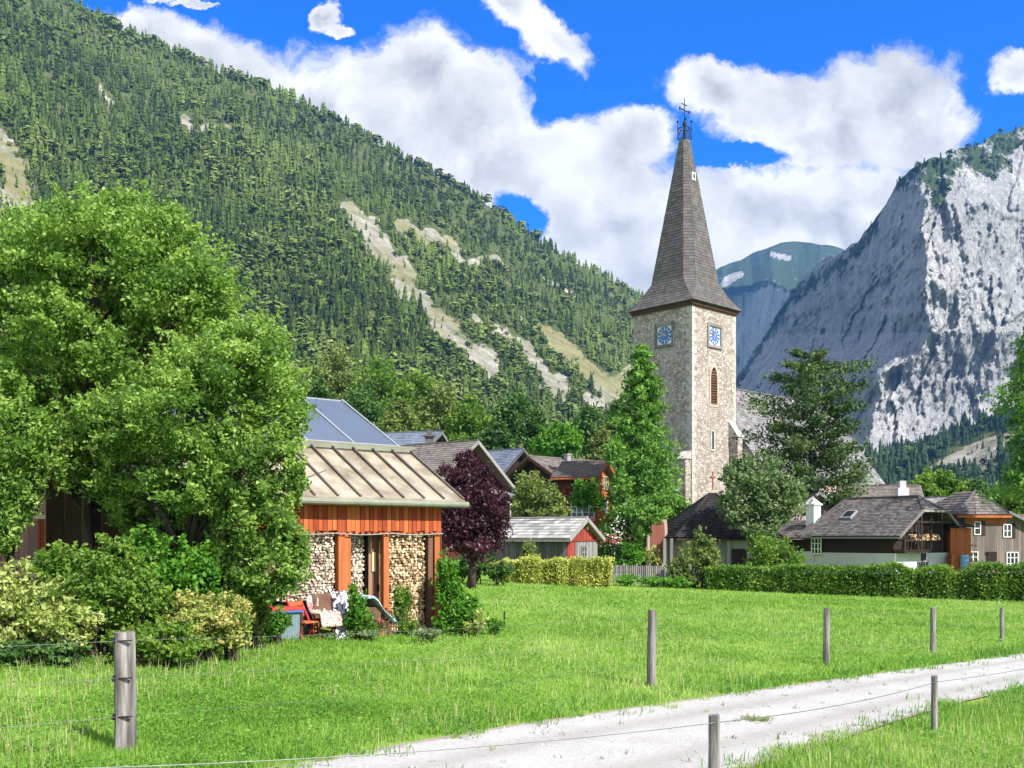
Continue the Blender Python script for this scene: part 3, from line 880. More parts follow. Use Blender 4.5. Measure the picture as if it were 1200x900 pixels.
def blades(x, y, h, wd, nb, lean=0.5):
    """nb bent blades round every point; returns V, F(tri), owner index"""
    n = len(x)
    X = np.repeat(x, nb); Y_ = np.repeat(y, nb); H = np.repeat(h, nb) * rng.uniform(0.55, 1.15, n * nb); W = np.repeat(wd, nb)
    r = np.repeat(h, nb) * 0.5
    X = X + rng.normal(0, 1, n * nb) * r; Y_ = Y_ + rng.normal(0, 1, n * nb) * r
    th = rng.uniform(0, 6.283, n * nb); la = rng.uniform(0, 6.283, n * nb); le = rng.uniform(0.05, lean, n * nb) * H
    Z = gz(X, Y_) - 0.01
    dx, dy = np.cos(th) * W / 2, np.sin(th) * W / 2
    lx, ly = np.cos(la) * le, np.sin(la) * le
    V = np.empty((n * nb, 5, 3))
    V[:, 0] = np.stack([X - dx, Y_ - dy, Z], 1); V[:, 1] = np.stack([X + dx, Y_ + dy, Z], 1)
    V[:, 2] = np.stack([X + dx * .7 + lx * .35, Y_ + dy * .7 + ly * .35, Z + H * .6], 1)
    V[:, 3] = np.stack([X - dx * .7 + lx * .35, Y_ - dy * .7 + ly * .35, Z + H * .6], 1)
    V[:, 4] = np.stack([X + lx, Y_ + ly, Z + H], 1)
    b = (np.arange(n * nb) * 5)[:, None]
    F3 = np.concatenate([b + np.array([[0, 1, 2]]), b + np.array([[0, 2, 3]]), b + np.array([[3, 2, 4]])], 0)
    own = np.tile(np.arange(n * nb), 3)
    return V.reshape(-1, 3), F3, own


def field(n, y0, y1, p, hl, hh, seed_tone=0.0):
    u = rng.uniform(0, 1, n)
    Y = (y0 ** (1 - p) + u * (y1 ** (1 - p) - y0 ** (1 - p))) ** (1 / (1 - p))
    X = rng.uniform(-0.66, 0.66, n) * (Y + 1.5)
    jx = X + (vnoise(X * 2.1, Y * 2.1, 3.0) - 0.5) * 0.8 + (vnoise(X * 7, Y * 7, 4.0) - 0.5) * 0.35; jy = Y + (vnoise(X * 2.1, Y * 2.1, 8.0) - 0.5) * 0.8 + (vnoise(X * 7, Y * 7, 5.0) - 0.5) * 0.35
    keep = ~in_poly(jx, jy, ROADPOLY)
    return X[keep], Y[keep]


BARN_C0 = Vector((-1.7, 24.0)); BARN_A = Vector((0.773, 0.634)); BARN_D = Vector((-0.634, 0.773))


def in_barn(X, Y, m=0.0):
    rx, ry = X - BARN_C0.x, Y - BARN_C0.y
    a_ = rx * BARN_A.x + ry * BARN_A.y; d_ = rx * BARN_D.x + ry * BARN_D.y
    return (a_ < 0.3 + m) & (a_ > -9) & (d_ > -0.3 - m) & (d_ < 6)


X, Y = field(235000, 5.6, 58, 1.35, 0, 0)
k = ~in_barn(X, Y)
X, Y = X[k], Y[k]
tuft = fbm(X * 0.45, Y * 0.45, 2.0, 4)
hh = (0.045 + 0.085 * tuft) * rng.uniform(0.6, 1.3, len(X)) * np.where(Y > 30, 1.2, 1.0)
wd = 0.0042 + 0.00058 * Y
V, F3, own = blades(X, Y, hh, wd, 3, 0.7)
tone = fbm(X * 0.3 + 9, Y * 0.18, 5.0, 4)
tone = np.clip(0.5 + (tone - 0.5) * 3.2, 0, 1)
fine_ = np.clip(0.5 + (fbm(X * 2.3, Y * 1.6, 21.0, 3) - 0.5) * 2.6, 0, 1)
vr = np.repeat(tone * 0.42 + fine_ * 0.28, 3) + rng.uniform(0, 0.34, len(X) * 3)
tag(np_mesh('meadow_grass', V, F3, m_grass, var=vr[own]), 'sunny green meadow grass between the village and the gravel road', 'grass', kind='stuff')

# clover and herb leaves low between the blades
X, Y = field(130000, 6.0, 50, 1.5, 0, 0)
k = (fbm(X * 0.7, Y * 0.5, 12.0, 4) > 0.46) & ~in_barn(X, Y)
X, Y = X[k], Y[k]
n = len(X); s = (0.008 + 0.0009 * Y) * rng.uniform(0.7, 1.4, n)
Z = gz(X, Y) + rng.uniform(0.02, 0.12, n)
th = rng.uniform(0, 6.28, n); V = np.empty((n, 4, 3))
for q_ in range(4):
    V[:, q_] = np.stack([X + np.cos(th + q_ * 1.5708) * s, Y + np.sin(th + q_ * 1.5708) * s, Z + rng.uniform(-0.5, 0.5, n) * s], 1)
tag(np_mesh('clover', V.reshape(-1, 3), np.arange(n * 4).reshape(-1, 4), m_grass_e, var=rng.uniform(0, 1, n)), 'patches of clover and herb leaves low in the meadow', 'clover', kind='stuff')
# pale seed stalks
X, Y = field(26000, 7.2, 50, 1.4, 0, 0)
k = (fbm(X * 0.35, Y * 0.2, 15.0, 4) > 0.47) & ~in_barn(X, Y)
X, Y = X[k], Y[k]
m_stalk = M('seed_stalks', [(0.30, 0.33, 0.12), (0.48, 0.46, 0.22), (0.60, 0.56, 0.32)], 0.5, 0.8, 0.7, transl=0.3)
V, F3, own = blades(X, Y, rng.uniform(0.16, 0.30, len(X)), 0.0026 + 0.00034 * Y, 1, 0.35)
tag(np_mesh('seed_stalks', V, F3, m_stalk, var=rng.uniform(0, 1, len(X))[own]), 'pale dry seed stalks rising above the meadow grass', 'grass', kind='stuff')

# taller darker clumps along the road edges and at the posts
ed = np.r_[A_, B_]
idx = rng.integers(0, len(ed), 5200)
off_ = rng.normal(0, 0.32, (5200, 2))
nrm = np.where(idx < 160, 1, -1)
X = ed[idx, 0] + off_[:, 0] - nrm * 0.22; Y = ed[idx, 1] + off_[:, 1] + nrm * 0.22
dn = fbm(X * 0.8, Y * 0.8, 6.0, 3)
k = (dn > 0.42) & (Y > 5) & (Y < 45) & (np.abs(X) < Y * 0.6)
X, Y = X[k], Y[k]
V, F3, own = blades(X, Y, rng.uniform(0.07, 0.19, len(X)), 0.006 + 0.0006 * Y, 7, 0.8)
tag(np_mesh('verge_grass', V, F3, m_grass_e, var=rng.uniform(0, 1, len(X) * 7)[own]), 'darker tufts of grass fringing both edges of the gravel road', 'grass', kind='stuff')
# weeds sprouting in the gravel
s = rng.uniform(0, 1, 420); q_ = rng.uniform(0, 1, 420); ii = rng.integers(0, 120, 420)
s = np.where(q_ < 0.6, 1 - rng.exponential(0.10, 420), s); s = np.clip(s, 0.02, 1)
X = A_[ii, 0] * (1 - s) + B_[ii, 0] * s; Y = A_[ii, 1] * (1 - s) + B_[ii, 1] * s
V, F3, own = blades(X, Y, rng.uniform(0.03, 0.09, 420), np.full(420, 0.011), 6, 1.2)
V[:, 2] += 0.02
tag(np_mesh('road_weeds', V, F3, m_leaf_o, var=rng.uniform(0, 1, 420 * 6)[own]), 'sparse little weeds sprouting through the pale gravel', 'weeds', kind='stuff')
gp = ground(885, 846)
nn = 60
X = gp.x + rng.normal(0, 0.10, nn); Y = gp.y + rng.normal(0, 0.12, nn)
V, F3, own = blades(X, Y, rng.uniform(0.03, 0.08, nn), np.full(nn, 0.012), 6, 1.4)
V[:, 2] += 0.02
tag(np_mesh('weed_tuft', V, F3, m_leaf_o, var=rng.uniform(0, 1, nn * 6)[own]), 'single dry weed tuft in the middle of the gravel road', 'weed')
# flowers
X, Y = field(9500, 7.5, 50, 1.01, 0, 0)
k = (fbm(X * 0.3, Y * 0.3, 7.0, 3) > 0.45) & ~in_barn(X, Y)
X, Y = X[k], Y[k]
Z = gz(X, Y) + rng.uniform(0.07, 0.16, len(X)); s = 0.010 + 0.0006 * Y
V = np.empty((len(X), 4, 3))
for q_, (dx, dy) in enumerate(((-1, 0), (0, -1), (1, 0), (0, 1))):
    V[:, q_] = np.stack([X + dx * s, Y + dy * s, Z + (dx - dy) * s * 0.4], 1)
m_flow = M('meadow_flowers', [(0.55, 0.55, 0.40), (0.62, 0.55, 0.10), (0.5, 0.42, 0.06)], 0.5, 0.9, 0.7)
tag(np_mesh('meadow_flowers', V.reshape(-1, 3), np.arange(len(X) * 4).reshape(-1, 4), m_flow, var=rng.uniform(0, 1, len(X))),
    'tiny yellow and white flowers dotted through the meadow grass', 'flowers', kind='stuff')
# loose stones on the road
ii = rng.integers(0, 130, 1500); s = rng.uniform(0.01, 0.99, 1500)
X = A_[ii, 0] * (1 - s) + B_[ii, 0] * s + rng.normal(0, .05, 1500); Y = A_[ii, 1] * (1 - s) + B_[ii, 1] * s
sz = rng.uniform(0.008, 0.026, 1500)
oc = np.array([(1, 0, 0), (0, 1, 0), (-1, 0, 0), (0, -1, 0), (0, 0, 0.8), (0, 0, -0.5)], float)
V = oc[None] * sz[:, None, None] * rng.uniform(0.7, 1.3, (1500, 6, 1)) + np.stack([X, Y, gz(X, Y) + 0.022], 1)[:, None]
ft = np.array([(0, 1, 4), (1, 2, 4), (2, 3, 4), (3, 0, 4)])
m_peb = M('road_pebbles', [(0.25, 0.24, 0.22), (0.5, 0.49, 0.47)], 3, 0.9, 0.9)
tag(np_mesh('gravel', V.reshape(-1, 3), (ft[None] + (np.arange(1500) * 6)[:, None, None]).reshape(-1, 3), m_peb, var=rng.uniform(0, 1, 6000)),
    'small loose stones lying on the pale road', 'gravel', kind='stuff')

# ------------------------------------------------------------------ builders: foliage
def leaves_mesh(name, C, size, mat, parent=None, origin=None, tone=None, up=0.5, asp=0.55):
    """one small folded leaf face per point of C"""
    n = len(C)
    nr = rng.normal(0, 1, (n, 3)); nr[:, 2] += up * 1.5
    nr /= np.linalg.norm(nr, axis=1)[:, None]
    a = rng.normal(0, 1, (n, 3)); a -= (a * nr).sum(1)[:, None] * nr; a /= np.linalg.norm(a, axis=1)[:, None]
    b = np.cross(nr, a)
    s = (size * rng.uniform(0.45, 1.5, n))[:, None]
    V = np.stack([C - a * s, C - b * s * asp - nr * s * .12, C + a * s, C + b * s * asp - nr * s * .12], 1)
    vr = rng.uniform(0, 1, n) if tone is None else np.clip(tone + rng.uniform(-0.28, 0.28, n), 0, 1)
    return np_mesh(name, V.reshape(-1, 3), np.arange(n * 4).reshape(-1, 4), mat, parent=parent, var=vr, origin=origin)


def blob_points(blobs, n, Y, clumps=26, cr=0.30, g0=None, rag=1.0):
    """points in clumps spread through ellipsoids given as (px, py, rx, ry[, dY[, depth factor]])"""
    ar = np.array([b[2] * b[3] for b in blobs], float); ar /= ar.sum()
    out, tone = [], []
    for b, w_ in zip(blobs, ar):
        dY = b[4] if len(b) > 4 else 0.0
        df = b[5] if len(b) > 5 else 1.0
        Yb = Y + dY
        c = np.array(P(b[0], b[1], Yb)); r = np.array([b[2] / FL * Yb, b[2] / FL * Yb * df, b[3] / FL * Yb])
        nc = clumps
        d = rng.normal(0, 1, (nc, 3)); d /= np.linalg.norm(d, axis=1)[:, None]
        rad = rng.uniform(0.25, 1.0, nc) ** 0.5 * rng.uniform(0.86, 1.12, nc)
        cc_ = c + d * r * rad[:, None] * 0.86
        m = max(4, int(n * w_))
        pick = rng.integers(0, nc, m)
        rc = r * cr * np.array([1, 1, 0.8])
        sp = rng.normal(0, 0.62 * rag, (m, 3))
        p = cc_[pick] + sp * rc * rng.uniform(0.7, 1.25, nc)[pick][:, None]
        tcl = rng.uniform(0.08, 0.92, nc)
        out.append(p); tone.append(tcl[pick])
        # shoots and twigs sticking out of the outline
        ns = max(6, nc // 2); ms = max(3, int(m * 0.15 / ns))
        ds_ = rng.normal(0, 1, (ns, 3)); ds_[:, 2] += 0.5; ds_ /= np.linalg.norm(ds_, axis=1)[:, None]
        st_ = c + ds_ * r * 0.82; dr_ = ds_ * r * 0.42 * rng.uniform(0.4, 1.1, ns)[:, None]; dr_[:, 2] += r[2] * 0.14
        tt_ = rng.uniform(0, 1, (ns, ms, 1))
        ps_ = st_[:, None] + dr_[:, None] * tt_ + rng.normal(0, 1, (ns, ms, 3)) * r * 0.05 * (1.3 - tt_)
        out.append(ps_.reshape(-1, 3)); tone.append(np.full(ns * ms, 0.75))
    p = np.concatenate(out); tone = np.concatenate(tone)
    if g0 is not None:
        k = p[:, 2] > gz(p[:, 0], p[:, 1]) + 0.02
        p, tone = p[k], tone[k]
    return p, tone


def trunk_mesh(parent, base, top, r0, limbs, mat=None, name='trunk'):
    mb = MB()
    base, top = Vector(base), Vector(top)
    pts = [base - Vector((0, 0, 0.25))]
    rad = [r0 * 1.35]
    for i in range(1, 7):
        t_ = i / 6
        p = base.lerp(top, t_)
        p += Vector((math.sin(i * 1.7), math.cos(i * 2.3), 0)) * r0 * 0.45
        pts.append(p); rad.append(r0 * (1 - 0.75 * t_))
    mb.tube(pts, rad, 9)
    for c in limbs:
        c = Vector(c)
        t_ = min(0.9, max(0.25, (c.z - base.z) / max(0.1, top.z - base.z) - 0.28))
        s = base.lerp(top, t_)
        mid = s.lerp(c, 0.5) + Vector((0, 0, (c - s).length * 0.10))
        r = r0 * (1 - 0.7 * t_) * 0.6
        mb.tube([s, mid, c], [r, r * .65, r * .2], 6)
        for q_ in range(3):
            e = c + Vector((random.gauss(0, 1), random.gauss(0, 1), random.gauss(0.3, .6))) * (c - s).length * 0.13
            mb.tube([mid.lerp(c, 0.3 * q_), e], [r * .35, r * .1], 5)
    return mb.build(name, mat or m_bark, parent, smooth=True)


def broadleaf(name, label, cat, blobs, Y, n, size, mat, base_px, r0, group=None, clumps=26, cr=0.30, top_px=None, up=0.5, base_py=None, rag=1.0):
    bx = (base_px - HX) / FL * Y
    bz = float(gz(bx, Y)) if base_py is None else P(0, base_py, Y).z
    root = tag(empty(name, (bx, Y, bz)), label, cat, group)
    bt = min(blobs, key=lambda b: b[1])
    top = P(*(top_px or (bt[0], bt[1])), Y)
    lim = [P(b[0], b[1], Y + (b[4] if len(b) > 4 else 0)) for b in blobs]
    lim += [l + Vector((random.uniform(-1, 1), random.uniform(-1, 1), random.uniform(-.4, .4))) * b[2] / FL * Y * 0.6 for l, b in zip(lim, blobs)]
    trunk_mesh(root, (bx, Y, bz), top, r0, lim)
    p, tn = blob_points(blobs, n, Y, clumps, cr, g0=True, rag=rag)
    leaves_mesh('crown', p, size, mat, parent=root, tone=tn, up=up)
    return root


def bush(name, label, cat, blobs, Y, n, size, mat, group=None, clumps=30, cr=0.26, up=0.5, core=True, rag=1.0):
    bx = np.mean([b[0] for b in blobs]); X0 = (bx - HX) / FL * Y
    root = tag(empty(name, (X0, Y, float(gz(X0, Y)))), label, cat, group)
    p, tn = blob_points(blobs, n, Y, clumps, cr, g0=True, rag=rag)
    leaves_mesh('foliage', p, size, mat, parent=root, tone=tn, up=up)
    mb = MB()
    for b in blobs:
        Yb = Y + (b[4] if len(b) > 4 else 0)
        c = P(b[0], b[1], Yb); g = Vector((c.x, c.y, float(gz(c.x, c.y))))
        R = b[2] / FL * Yb
        for _ in range(7):
            e = c + Vector((random.uniform(-1, 1) * R, random.uniform(-1, 1) * R, random.uniform(-.3, .8) * b[3] / FL * Yb)) * 0.8
            s0 = g + Vector((random.uniform(-.3, .3) * R, random.uniform(-.3, .3) * R, -0.1))
            mb.tube([s0, s0.lerp(e, .5) + Vector((0, 0, .05)), e], [R * .035 + .006, R * .025 + .004, .004], 5)
    mb.build('stems', m_bark, root)
    return root


def conifer(name, label, cat, base_px, Y, top_py, halfw_px, n, size, mat, droop=0.35, r0=0.22, start=0.08, prof=None, group=None, base_py=None, trunk_lean=0.0, nb=150, cl=0.35):
    """branches in whorls round a straight stem, every branch a spray of leaf clusters"""
    X0 = (base_px - HX) / FL * Y
    bz = float(gz(X0, Y)) if base_py is None else P(0, base_py, Y).z
    top = P(base_px + trunk_lean, top_py, Y)
    root = tag(empty(name, (X0, Y, bz)), label, cat, group)
    H = top.z - bz; R = halfw_px / FL * Y
    mb = MB()
    mb.tube([Vector((X0, Y, bz - .3)), Vector((X0, Y, bz)).lerp(top, .5), top], [r0 * 1.2, r0 * .7, .02], 9)
    mb.build('trunk', m_bark, root, smooth=True)
    br = MB(); pts, tn = [], []
    per = n // nb
    for i in range(nb):
        t_ = start + (1 - start) * ((i + random.random()) / nb)
        w_ = prof(t_) if prof else (1 - t_) ** 0.8
        L = R * w_ * random.uniform(0.7, 1.12) + 0.1
        th = i * 2.39996 + random.uniform(-.3, .3)
        s = Vector((X0, Y, bz)).lerp(top, t_)
        dirv = Vector((math.cos(th), math.sin(th), 0))
        ps = []
        for k in range(5):
            q_ = k / 4
            ps.append(s + dirv * L * q_ + Vector((0, 0, L * (0.18 * q_ - droop * q_ * q_))))
        br.tube([ps[0], ps[2], ps[4]], [r0 * .22 * (1 - t_) + .012, r0 * .14 * (1 - t_) + .01, .006], 5)
        tone0 = random.uniform(.2, .8)
        m = max(8, int(per * (0.35 + w_)))
        q_ = rng.uniform(0.12, 1.05, m) ** 0.8
        sp = rng.normal(0, cl, (m, 3)) * (0.22 * L + .15) * np.array([1, 1, .55])
        base = np.array(s)[None] + np.array(dirv)[None] * (L * q_)[:, None]
        base[:, 2] += L * (0.18 * q_ - droop * q_ * q_)
        base[:, 2] -= np.abs(rng.normal(0, 1, m)) * 0.10 * L * (droop > 0.2)
        pts.append(base + sp); tn.append(np.full(m, tone0))
    br.build('branch', m_bark, root)
    leaves_mesh('crown', np.concatenate(pts), size, mat, parent=root, tone=np.concatenate(tn), up=0.3, asp=0.4)
    return root


# ------------------------------------------------------------------ builders: houses
def V2(x, y, z=0.0):
    return Vector((x, y, z))


def roof_plane(mb, E0, E1, R1, R0, rows, tw, th=0.05, slab=0.12, jit=0.012):
    """a slab with courses of overlapping tiles on it; E0-E1 eave, R0-R1 ridge"""
    E0, E1, R0, R1 = map(Vector, (E0, E1, R0, R1))
    nrm = (E1 - E0).cross(R0 - E0) if (R0 - E0).length > 1e-3 else (E1 - E0).cross(R1 - E0)
    nrm.normalize()
    if nrm.z < 0: nrm = -nrm
    lo = -nrm * slab
    if (R1 - R0).length > 1e-3:
        mb.prism([E0 + lo, E1 + lo, R1 + lo, R0 + lo], nrm * slab * 0.98, var=0.25)
    else:
        mb.prism([E0 + lo, E1 + lo, R0 + lo], nrm * slab * 0.98, var=0.25)
    for i in range(rows):
        v0, v1 = i / rows, min(1.0, (i + 1.15) / rows)
        a0, b0 = E0.lerp(R0, v0), E1.lerp(R1, v0)
        a1, b1 = E0.lerp(R0, v1), E1.lerp(R1, v1)
        nc = max(1, int((b0 - a0).length / tw))
        o_ = 0.5 if i % 2 else 0.0
        us = [0.0] + [min(1, (k + o_) / nc) for k in range(1 if o_ == 0 else 0, nc + 1) if 0 < (k + o_) / nc < 1] + [1.0]
        for u0, u1 in zip(us[:-1], us[1:]):
            j = random.uniform(0, jit)
            l0 = nrm * (th + j); l1 = nrm * 0.012
            p = [a0.lerp(b0, u0), a0.lerp(b0, u1), a1.lerp(b1, u1), a1.lerp(b1, u0)]
            g = (p[1] - p[0]) * 0.02
            vs = [p[0] + l0 + g, p[1] + l0 - g, p[2] + l1, p[3] + l1, p[0] + g + nrm * .002, p[1] - g + nrm * .002]
            mb._add(vs, [(0, 1, 2, 3), (4, 5, 1, 0)])


def window(root, c, right, out, w_, h_, nx=2, ny=2, fr=None, t_=0.07, name='window', glass=None):
    c, right, out = Vector(c), Vector(right).normalized(), Vector(out).normalized()
    up = Vector((0, 0, 1))
    mb = MB()
    for s in (-1, 1):
        mb.box(c + right * s * (w_ / 2 - t_ / 2) + out * .04, right * t_ / 2, out * .04, up * h_ / 2)
        mb.box(c + up * s * (h_ / 2 - t_ / 2) + out * .039, right * (w_ / 2 - t_), out * .038, up * t_ / 2)
    for i in range(1, nx):
        mb.box(c + right * (i / nx - .5) * w_ + out * .03, right * t_ * (.5 if nx > 2 else .6), out * .028, up * (h_ / 2 - t_))
    for i in range(1, ny):
        mb.box(c + up * (i / ny - .5) * h_ + out * .024, right * (w_ / 2 - t_), out * .021, up * t_ * .38)
    o = mb.build(name, fr or m_white, root)
    mb = MB()
    mb.box(c + out * .006, right * (w_ / 2 - .01), out * .008, up * (h_ / 2 - .01))
    mb.build('pane', glass or m_glass, o)
    return o


def planks(mb, p0, right, out, width, z0, z1, pw=0.18, th=0.03, scallop=0.0, topf=None):
    """upright boards with slightly differing depth; p0 lower left corner of the wall line (z ignored)"""
    right, out = Vector(right).normalized(), Vector(out).normalized()
    n = max(1, round(width / pw)); pw = width / n
    for i in range(n):
        zt = z1 if topf is None else topf((i + .5) * pw)
        if zt <= z0 + .03: continue
        d = random.uniform(0, .012)
        zb = z0 - (random.uniform(0, scallop))
        c = Vector(p0) + right * (i + .5) * pw + out * (th / 2 + d)
        mb.box(Vector((c.x, c.y, (zb + zt) / 2)), right * (pw / 2 - .006), out * th / 2, Vector((0, 0, (zt - zb) / 2)))
    return n


def gable_house(name, label, apex, d, L, w_, z_ap, z_ev, mwall, mroof, z0=None, over=0.5, side=0.6, mgable=None, board=None, rows=20, tw=0.32, cat='house', group=None, chimney=None):
    """apex: plan point of the near gable's apex; d: horizontal ridge direction going away; w_: half width at the eave"""
    ax, ay = apex
    if z0 is None: z0 = float(gz(ax, ay)) - 0.3
    root = tag(empty(name, (ax, ay, z0)), label, cat, group)
    d = Vector((d[0], d[1], 0)).normalized(); b = Vector((-d.y, d.x, 0))
    A = Vector((ax, ay, 0))
    pit = (z_ap - z_ev) / w_
    wi = w_ - over; ze = z_ap - pit * wi - .14
    S = A + d * side
    prof_ = [S - b * wi + V2(0, 0, z0), S + b * wi + V2(0, 0, z0), S + b * wi + V2(0, 0, ze), S + V2(0, 0, z_ap - .16), S - b * wi + V2(0, 0, ze)]
    mb = MB(); mb.prism(prof_, d * (L - 2 * side)); mb.build('wall', mwall, root)
    if mgable:
        mb = MB()
        for bb in (1,):
            n = 26
            for i in range(n):
                u = -wi + (i + .5) / n * 2 * wi
                zt = z_ap - .2 - pit * abs(u)
                mb.box(S + b * u - d * (.02 + random.uniform(0, .01)) + V2(0, 0, (zt + z0) / 2), b * (wi / n - .008), d * .02, V2(0, 0, (zt - z0) / 2))
        mb.build('gable_boards', mgable, root)
    mb = MB()
    R0 = A + V2(0, 0, z_ap); R1 = A + d * L + V2(0, 0, z_ap)
    for s in (-1, 1):
        roof_plane(mb, R0 + b * s * w_ + V2(0, 0, z_ev - z_ap), R1 + b * s * w_ + V2(0, 0, z_ev - z_ap), R1, R0, rows, tw)
    mb.beam(R0 - d * .02 + V2(0, 0, .05), R1 + V2(0, 0, .05), .22, .08)
    mb.build('roof', mroof, root)
    mb = MB()
    for s in (-1, 1):
        e = R0 + b * s * w_ + V2(0, 0, z_ev - z_ap)
        mb.beam(R0 - d * .05 - V2(0, 0, .1), e - d * .05 - V2(0, 0, .1), .07, .24)
        mb.beam(e - V2(0, 0, .13) + b * s * .05, e + d * L - V2(0, 0, .13) + b * s * .05, .12, .12)
    mb.build('bargeboard', board or m_grey_wood, root)
    if chimney:
        t_, s_, cw, zh = chimney
        c = A + d * t_ + b * s_
        cz = z_ap - pit * abs(s_)
        mb = MB()
        mb.box(c + V2(0, 0, (cz - .6 + zh) / 2), d * cw, b * cw, V2(0, 0, (zh - cz + .6) / 2))
        mb.box(c + V2(0, 0, zh + .06), d * cw * 1.25, b * cw * 1.25, V2(0, 0, .06))
        mb.build('chimney', m_plaster_g, root)
    return dict(root=root, A=A, S=S, d=d, b=b, wi=wi, w=w_, z_ap=z_ap, z_ev=z_ev, z0=z0, L=L, pit=pit)


def on_wall(px, py, O, right):
    """point of a vertical wall (through O along right) under a pixel"""
    O, right = Vector(O), Vector(right)
    u = (px - HX) / FL
    s = (u * O.y - O.x) / (right.x - u * right.y)
    p = O + right * s
    return Vector((p.x, p.y, CH + (HY - py) / FL * p.y))


# ================================================================== CHURCH
TC = Vector((16.7, 95.0, 0))
a_ = Vector((0.727, 0.687, 0)).normalized()          # along the sunny face, away to the right
b_ = Vector((-0.687, 0.727, 0)).normalized()         # along the shaded face, away to the left
CT = TC + a_ * 3.5 + b_ * 3.5
church = tag(empty('church', (CT.x, CT.y, -0.6)), 'stone church with a tall pointed shingled spire, clock faces and a long grey nave roof', 'church')


def octo(h, c, z):
    """square with cut corners round the tower's axis"""
    pts = []
    for (sx, sy) in ((-1, -1), (1, -1), (1, 1), (-1, 1)):
        p = [(sx * h, sy * (h - c)), (sx * (h - c), sy * h)]
        if sx * sy < 0: p = p[::-1]
        for q_ in p: pts.append(CT + a_ * q_[0] + b_ * q_[1] + V2(0, 0, z))
    # order round the axis
    pts.sort(key=lambda p: math.atan2((p - CT).dot(b_), (p - CT).dot(a_)))
    return pts


mb = MB()
mb.box(CT + V2(0, 0, 11.775), a_ * 3.5, b_ * 3.5, V2(0, 0, 12.375))
mb.build('tower_wall', m_tower, church)
mb = MB(); mbR = MB()
z = 0.0; i = 0
while z < 23.65:
    hq = random.uniform(.42, .62)
    la, lb = (0.62, 0.34) if i % 2 else (0.34, 0.62)
    la *= random.uniform(.85, 1.15); lb *= random.uniform(.85, 1.15)
    mb.box(TC + a_ * (la / 2 - .012) + b_ * (lb / 2 - .012) + V2(0, 0, z + hq / 2), a_ * (la / 2 + .012), b_ * (lb / 2 + .012), V2(0, 0, hq / 2 - .012))
    R = TC + a_ * 7
    mbR.box(R - a_ * (la / 2 - .012) + b_ * (lb / 2 - .012) + V2(0, 0, z + hq / 2), a_ * (la / 2 + .012), b_ * (lb / 2 + .012), V2(0, 0, hq / 2 - .012))
    z += hq; i += 1
mb.build('corner_stones', m_quoin, church); mbR.build('corner_stones', m_quoin, church)
mb = MB()
mb.box(CT + V2(0, 0, 24.15), a_ * 3.72, b_ * 3.72, V2(0, 0, .16))
mb.box(CT + V2(0, 0, 23.92), a_ * 3.6, b_ * 3.6, V2(0, 0, .055))
mb.build('cornice', m_brown_wood, church)
mb = MB()
levels = [(3.95, .02, 24.32, 4), (3.22, .42, 25.5, 5), (2.66, .82, 26.9, 46), (.50, .30, 41.0, 0)]
for (h0, c0, z0_, nrow), (h1, c1, z1_, _n) in zip(levels[:-1], levels[1:]):
    lo_, hi_ = octo(h0, c0, z0_), octo(h1, c1, z1_)
    for k in range(8):
        roof_plane(mb, lo_[k], lo_[(k + 1) % 8], hi_[(k + 1) % 8], hi_[k], nrow, 0.42, th=.03, slab=.04, jit=.02)
mb.prism(octo(.5, .3, 40.9), V2(0, 0, .12))
mb.prism(octo(3.87, .02, 24.25), V2(0, 0, .05))
mb.build('spire', m_spire, church)
# small openings in the spire
for px, py, zz in ((812, 200, 0), (835, 340, 0)):
    z_ = CH + (HY - py) / FL * 97.5
    t_ = (z_ - 26.5) / 14.5; hh_ = 2.62 + (.5 - 2.62) * t_
    c = CT - b_ * (hh_ + .05) + V2(0, 0, z_)
    c += a_ * (((px - HX) / FL * c.y - c.x) / (a_.x - (px - HX) / FL * a_.y))
    mb = MB(); mb.box(c, a_ * .26, b_ * .14, V2(0, 0, .38)); hb = mb.build('spire_hatch', m_white, church)
    mb = MB(); mb.box(c - b_ * .15, a_ * .13, b_ * .012, V2(0, 0, .22)); mb.build('pane', m_glass, hb)
# crown of iron work and the cross on the tip
mb = MB()
top = CT + V2(0, 0, 41.0)
ring = [top + a_ * x + b_ * y for x, y in ((-.48, -.48), (.48, -.48), (.48, .48), (-.48, .48))]
for i in range(4):
    p, q_ = ring[i], ring[(i + 1) % 4]
    mb.beam(p * 1 + V2(0, 0, .1), p + V2(0, 0, 1.9), .05, .05)
    for r_ in (.15, 1.2):
        mb.beam(p + V2(0, 0, r_), q_ + V2(0, 0, r_), .05, .05)
    for k in range(2):
        p0, p1 = p.lerp(q_, k / 2), p.lerp(q_, (k + 1) / 2)
        mb.beam(p0 + V2(0, 0, .15), p1 + V2(0, 0, 1.2), .035, .035); mb.beam(p1 + V2(0, 0, .15), p0 + V2(0, 0, 1.2), .035, .035)
    mb.box(p + V2(0, 0, 1.9), a_ * .07, b_ * .07, V2(0, 0, .09))
    mb.beam(p * .0 + top + V2(0, 0, 1.6), p + V2(0, 0, 1.25), .04, .04)
mb.build('ironwork_crown', m_iron, church)
mb = MB()
mb.tube([top, top + V2(0, 0, 4.2)], [.07, .035], 7)
sph = top + V2(0, 0, 1.75)
mb.tube([sph - V2(0, 0, .28), sph - V2(0, 0, .14), sph, sph + V2(0, 0, .14), sph + V2(0, 0, .28)], [.04, .16, .2, .16, .04], 10)
mb.beam(top + V2(0, 0, 3.0) - a_ * .75, top + V2(0, 0, 3.0) + a_ * .75, .08, .08)
mb.beam(top + V2(0, 0, 3.55) - a_ * .42, top + V2(0, 0, 3.55) + a_ * .42, .07, .07)
for s in (-.75, .75):
    mb.box(top + V2(0, 0, 3.0) + a_ * s, a_ * .06, b_ * .05, V2(0, 0, .14))
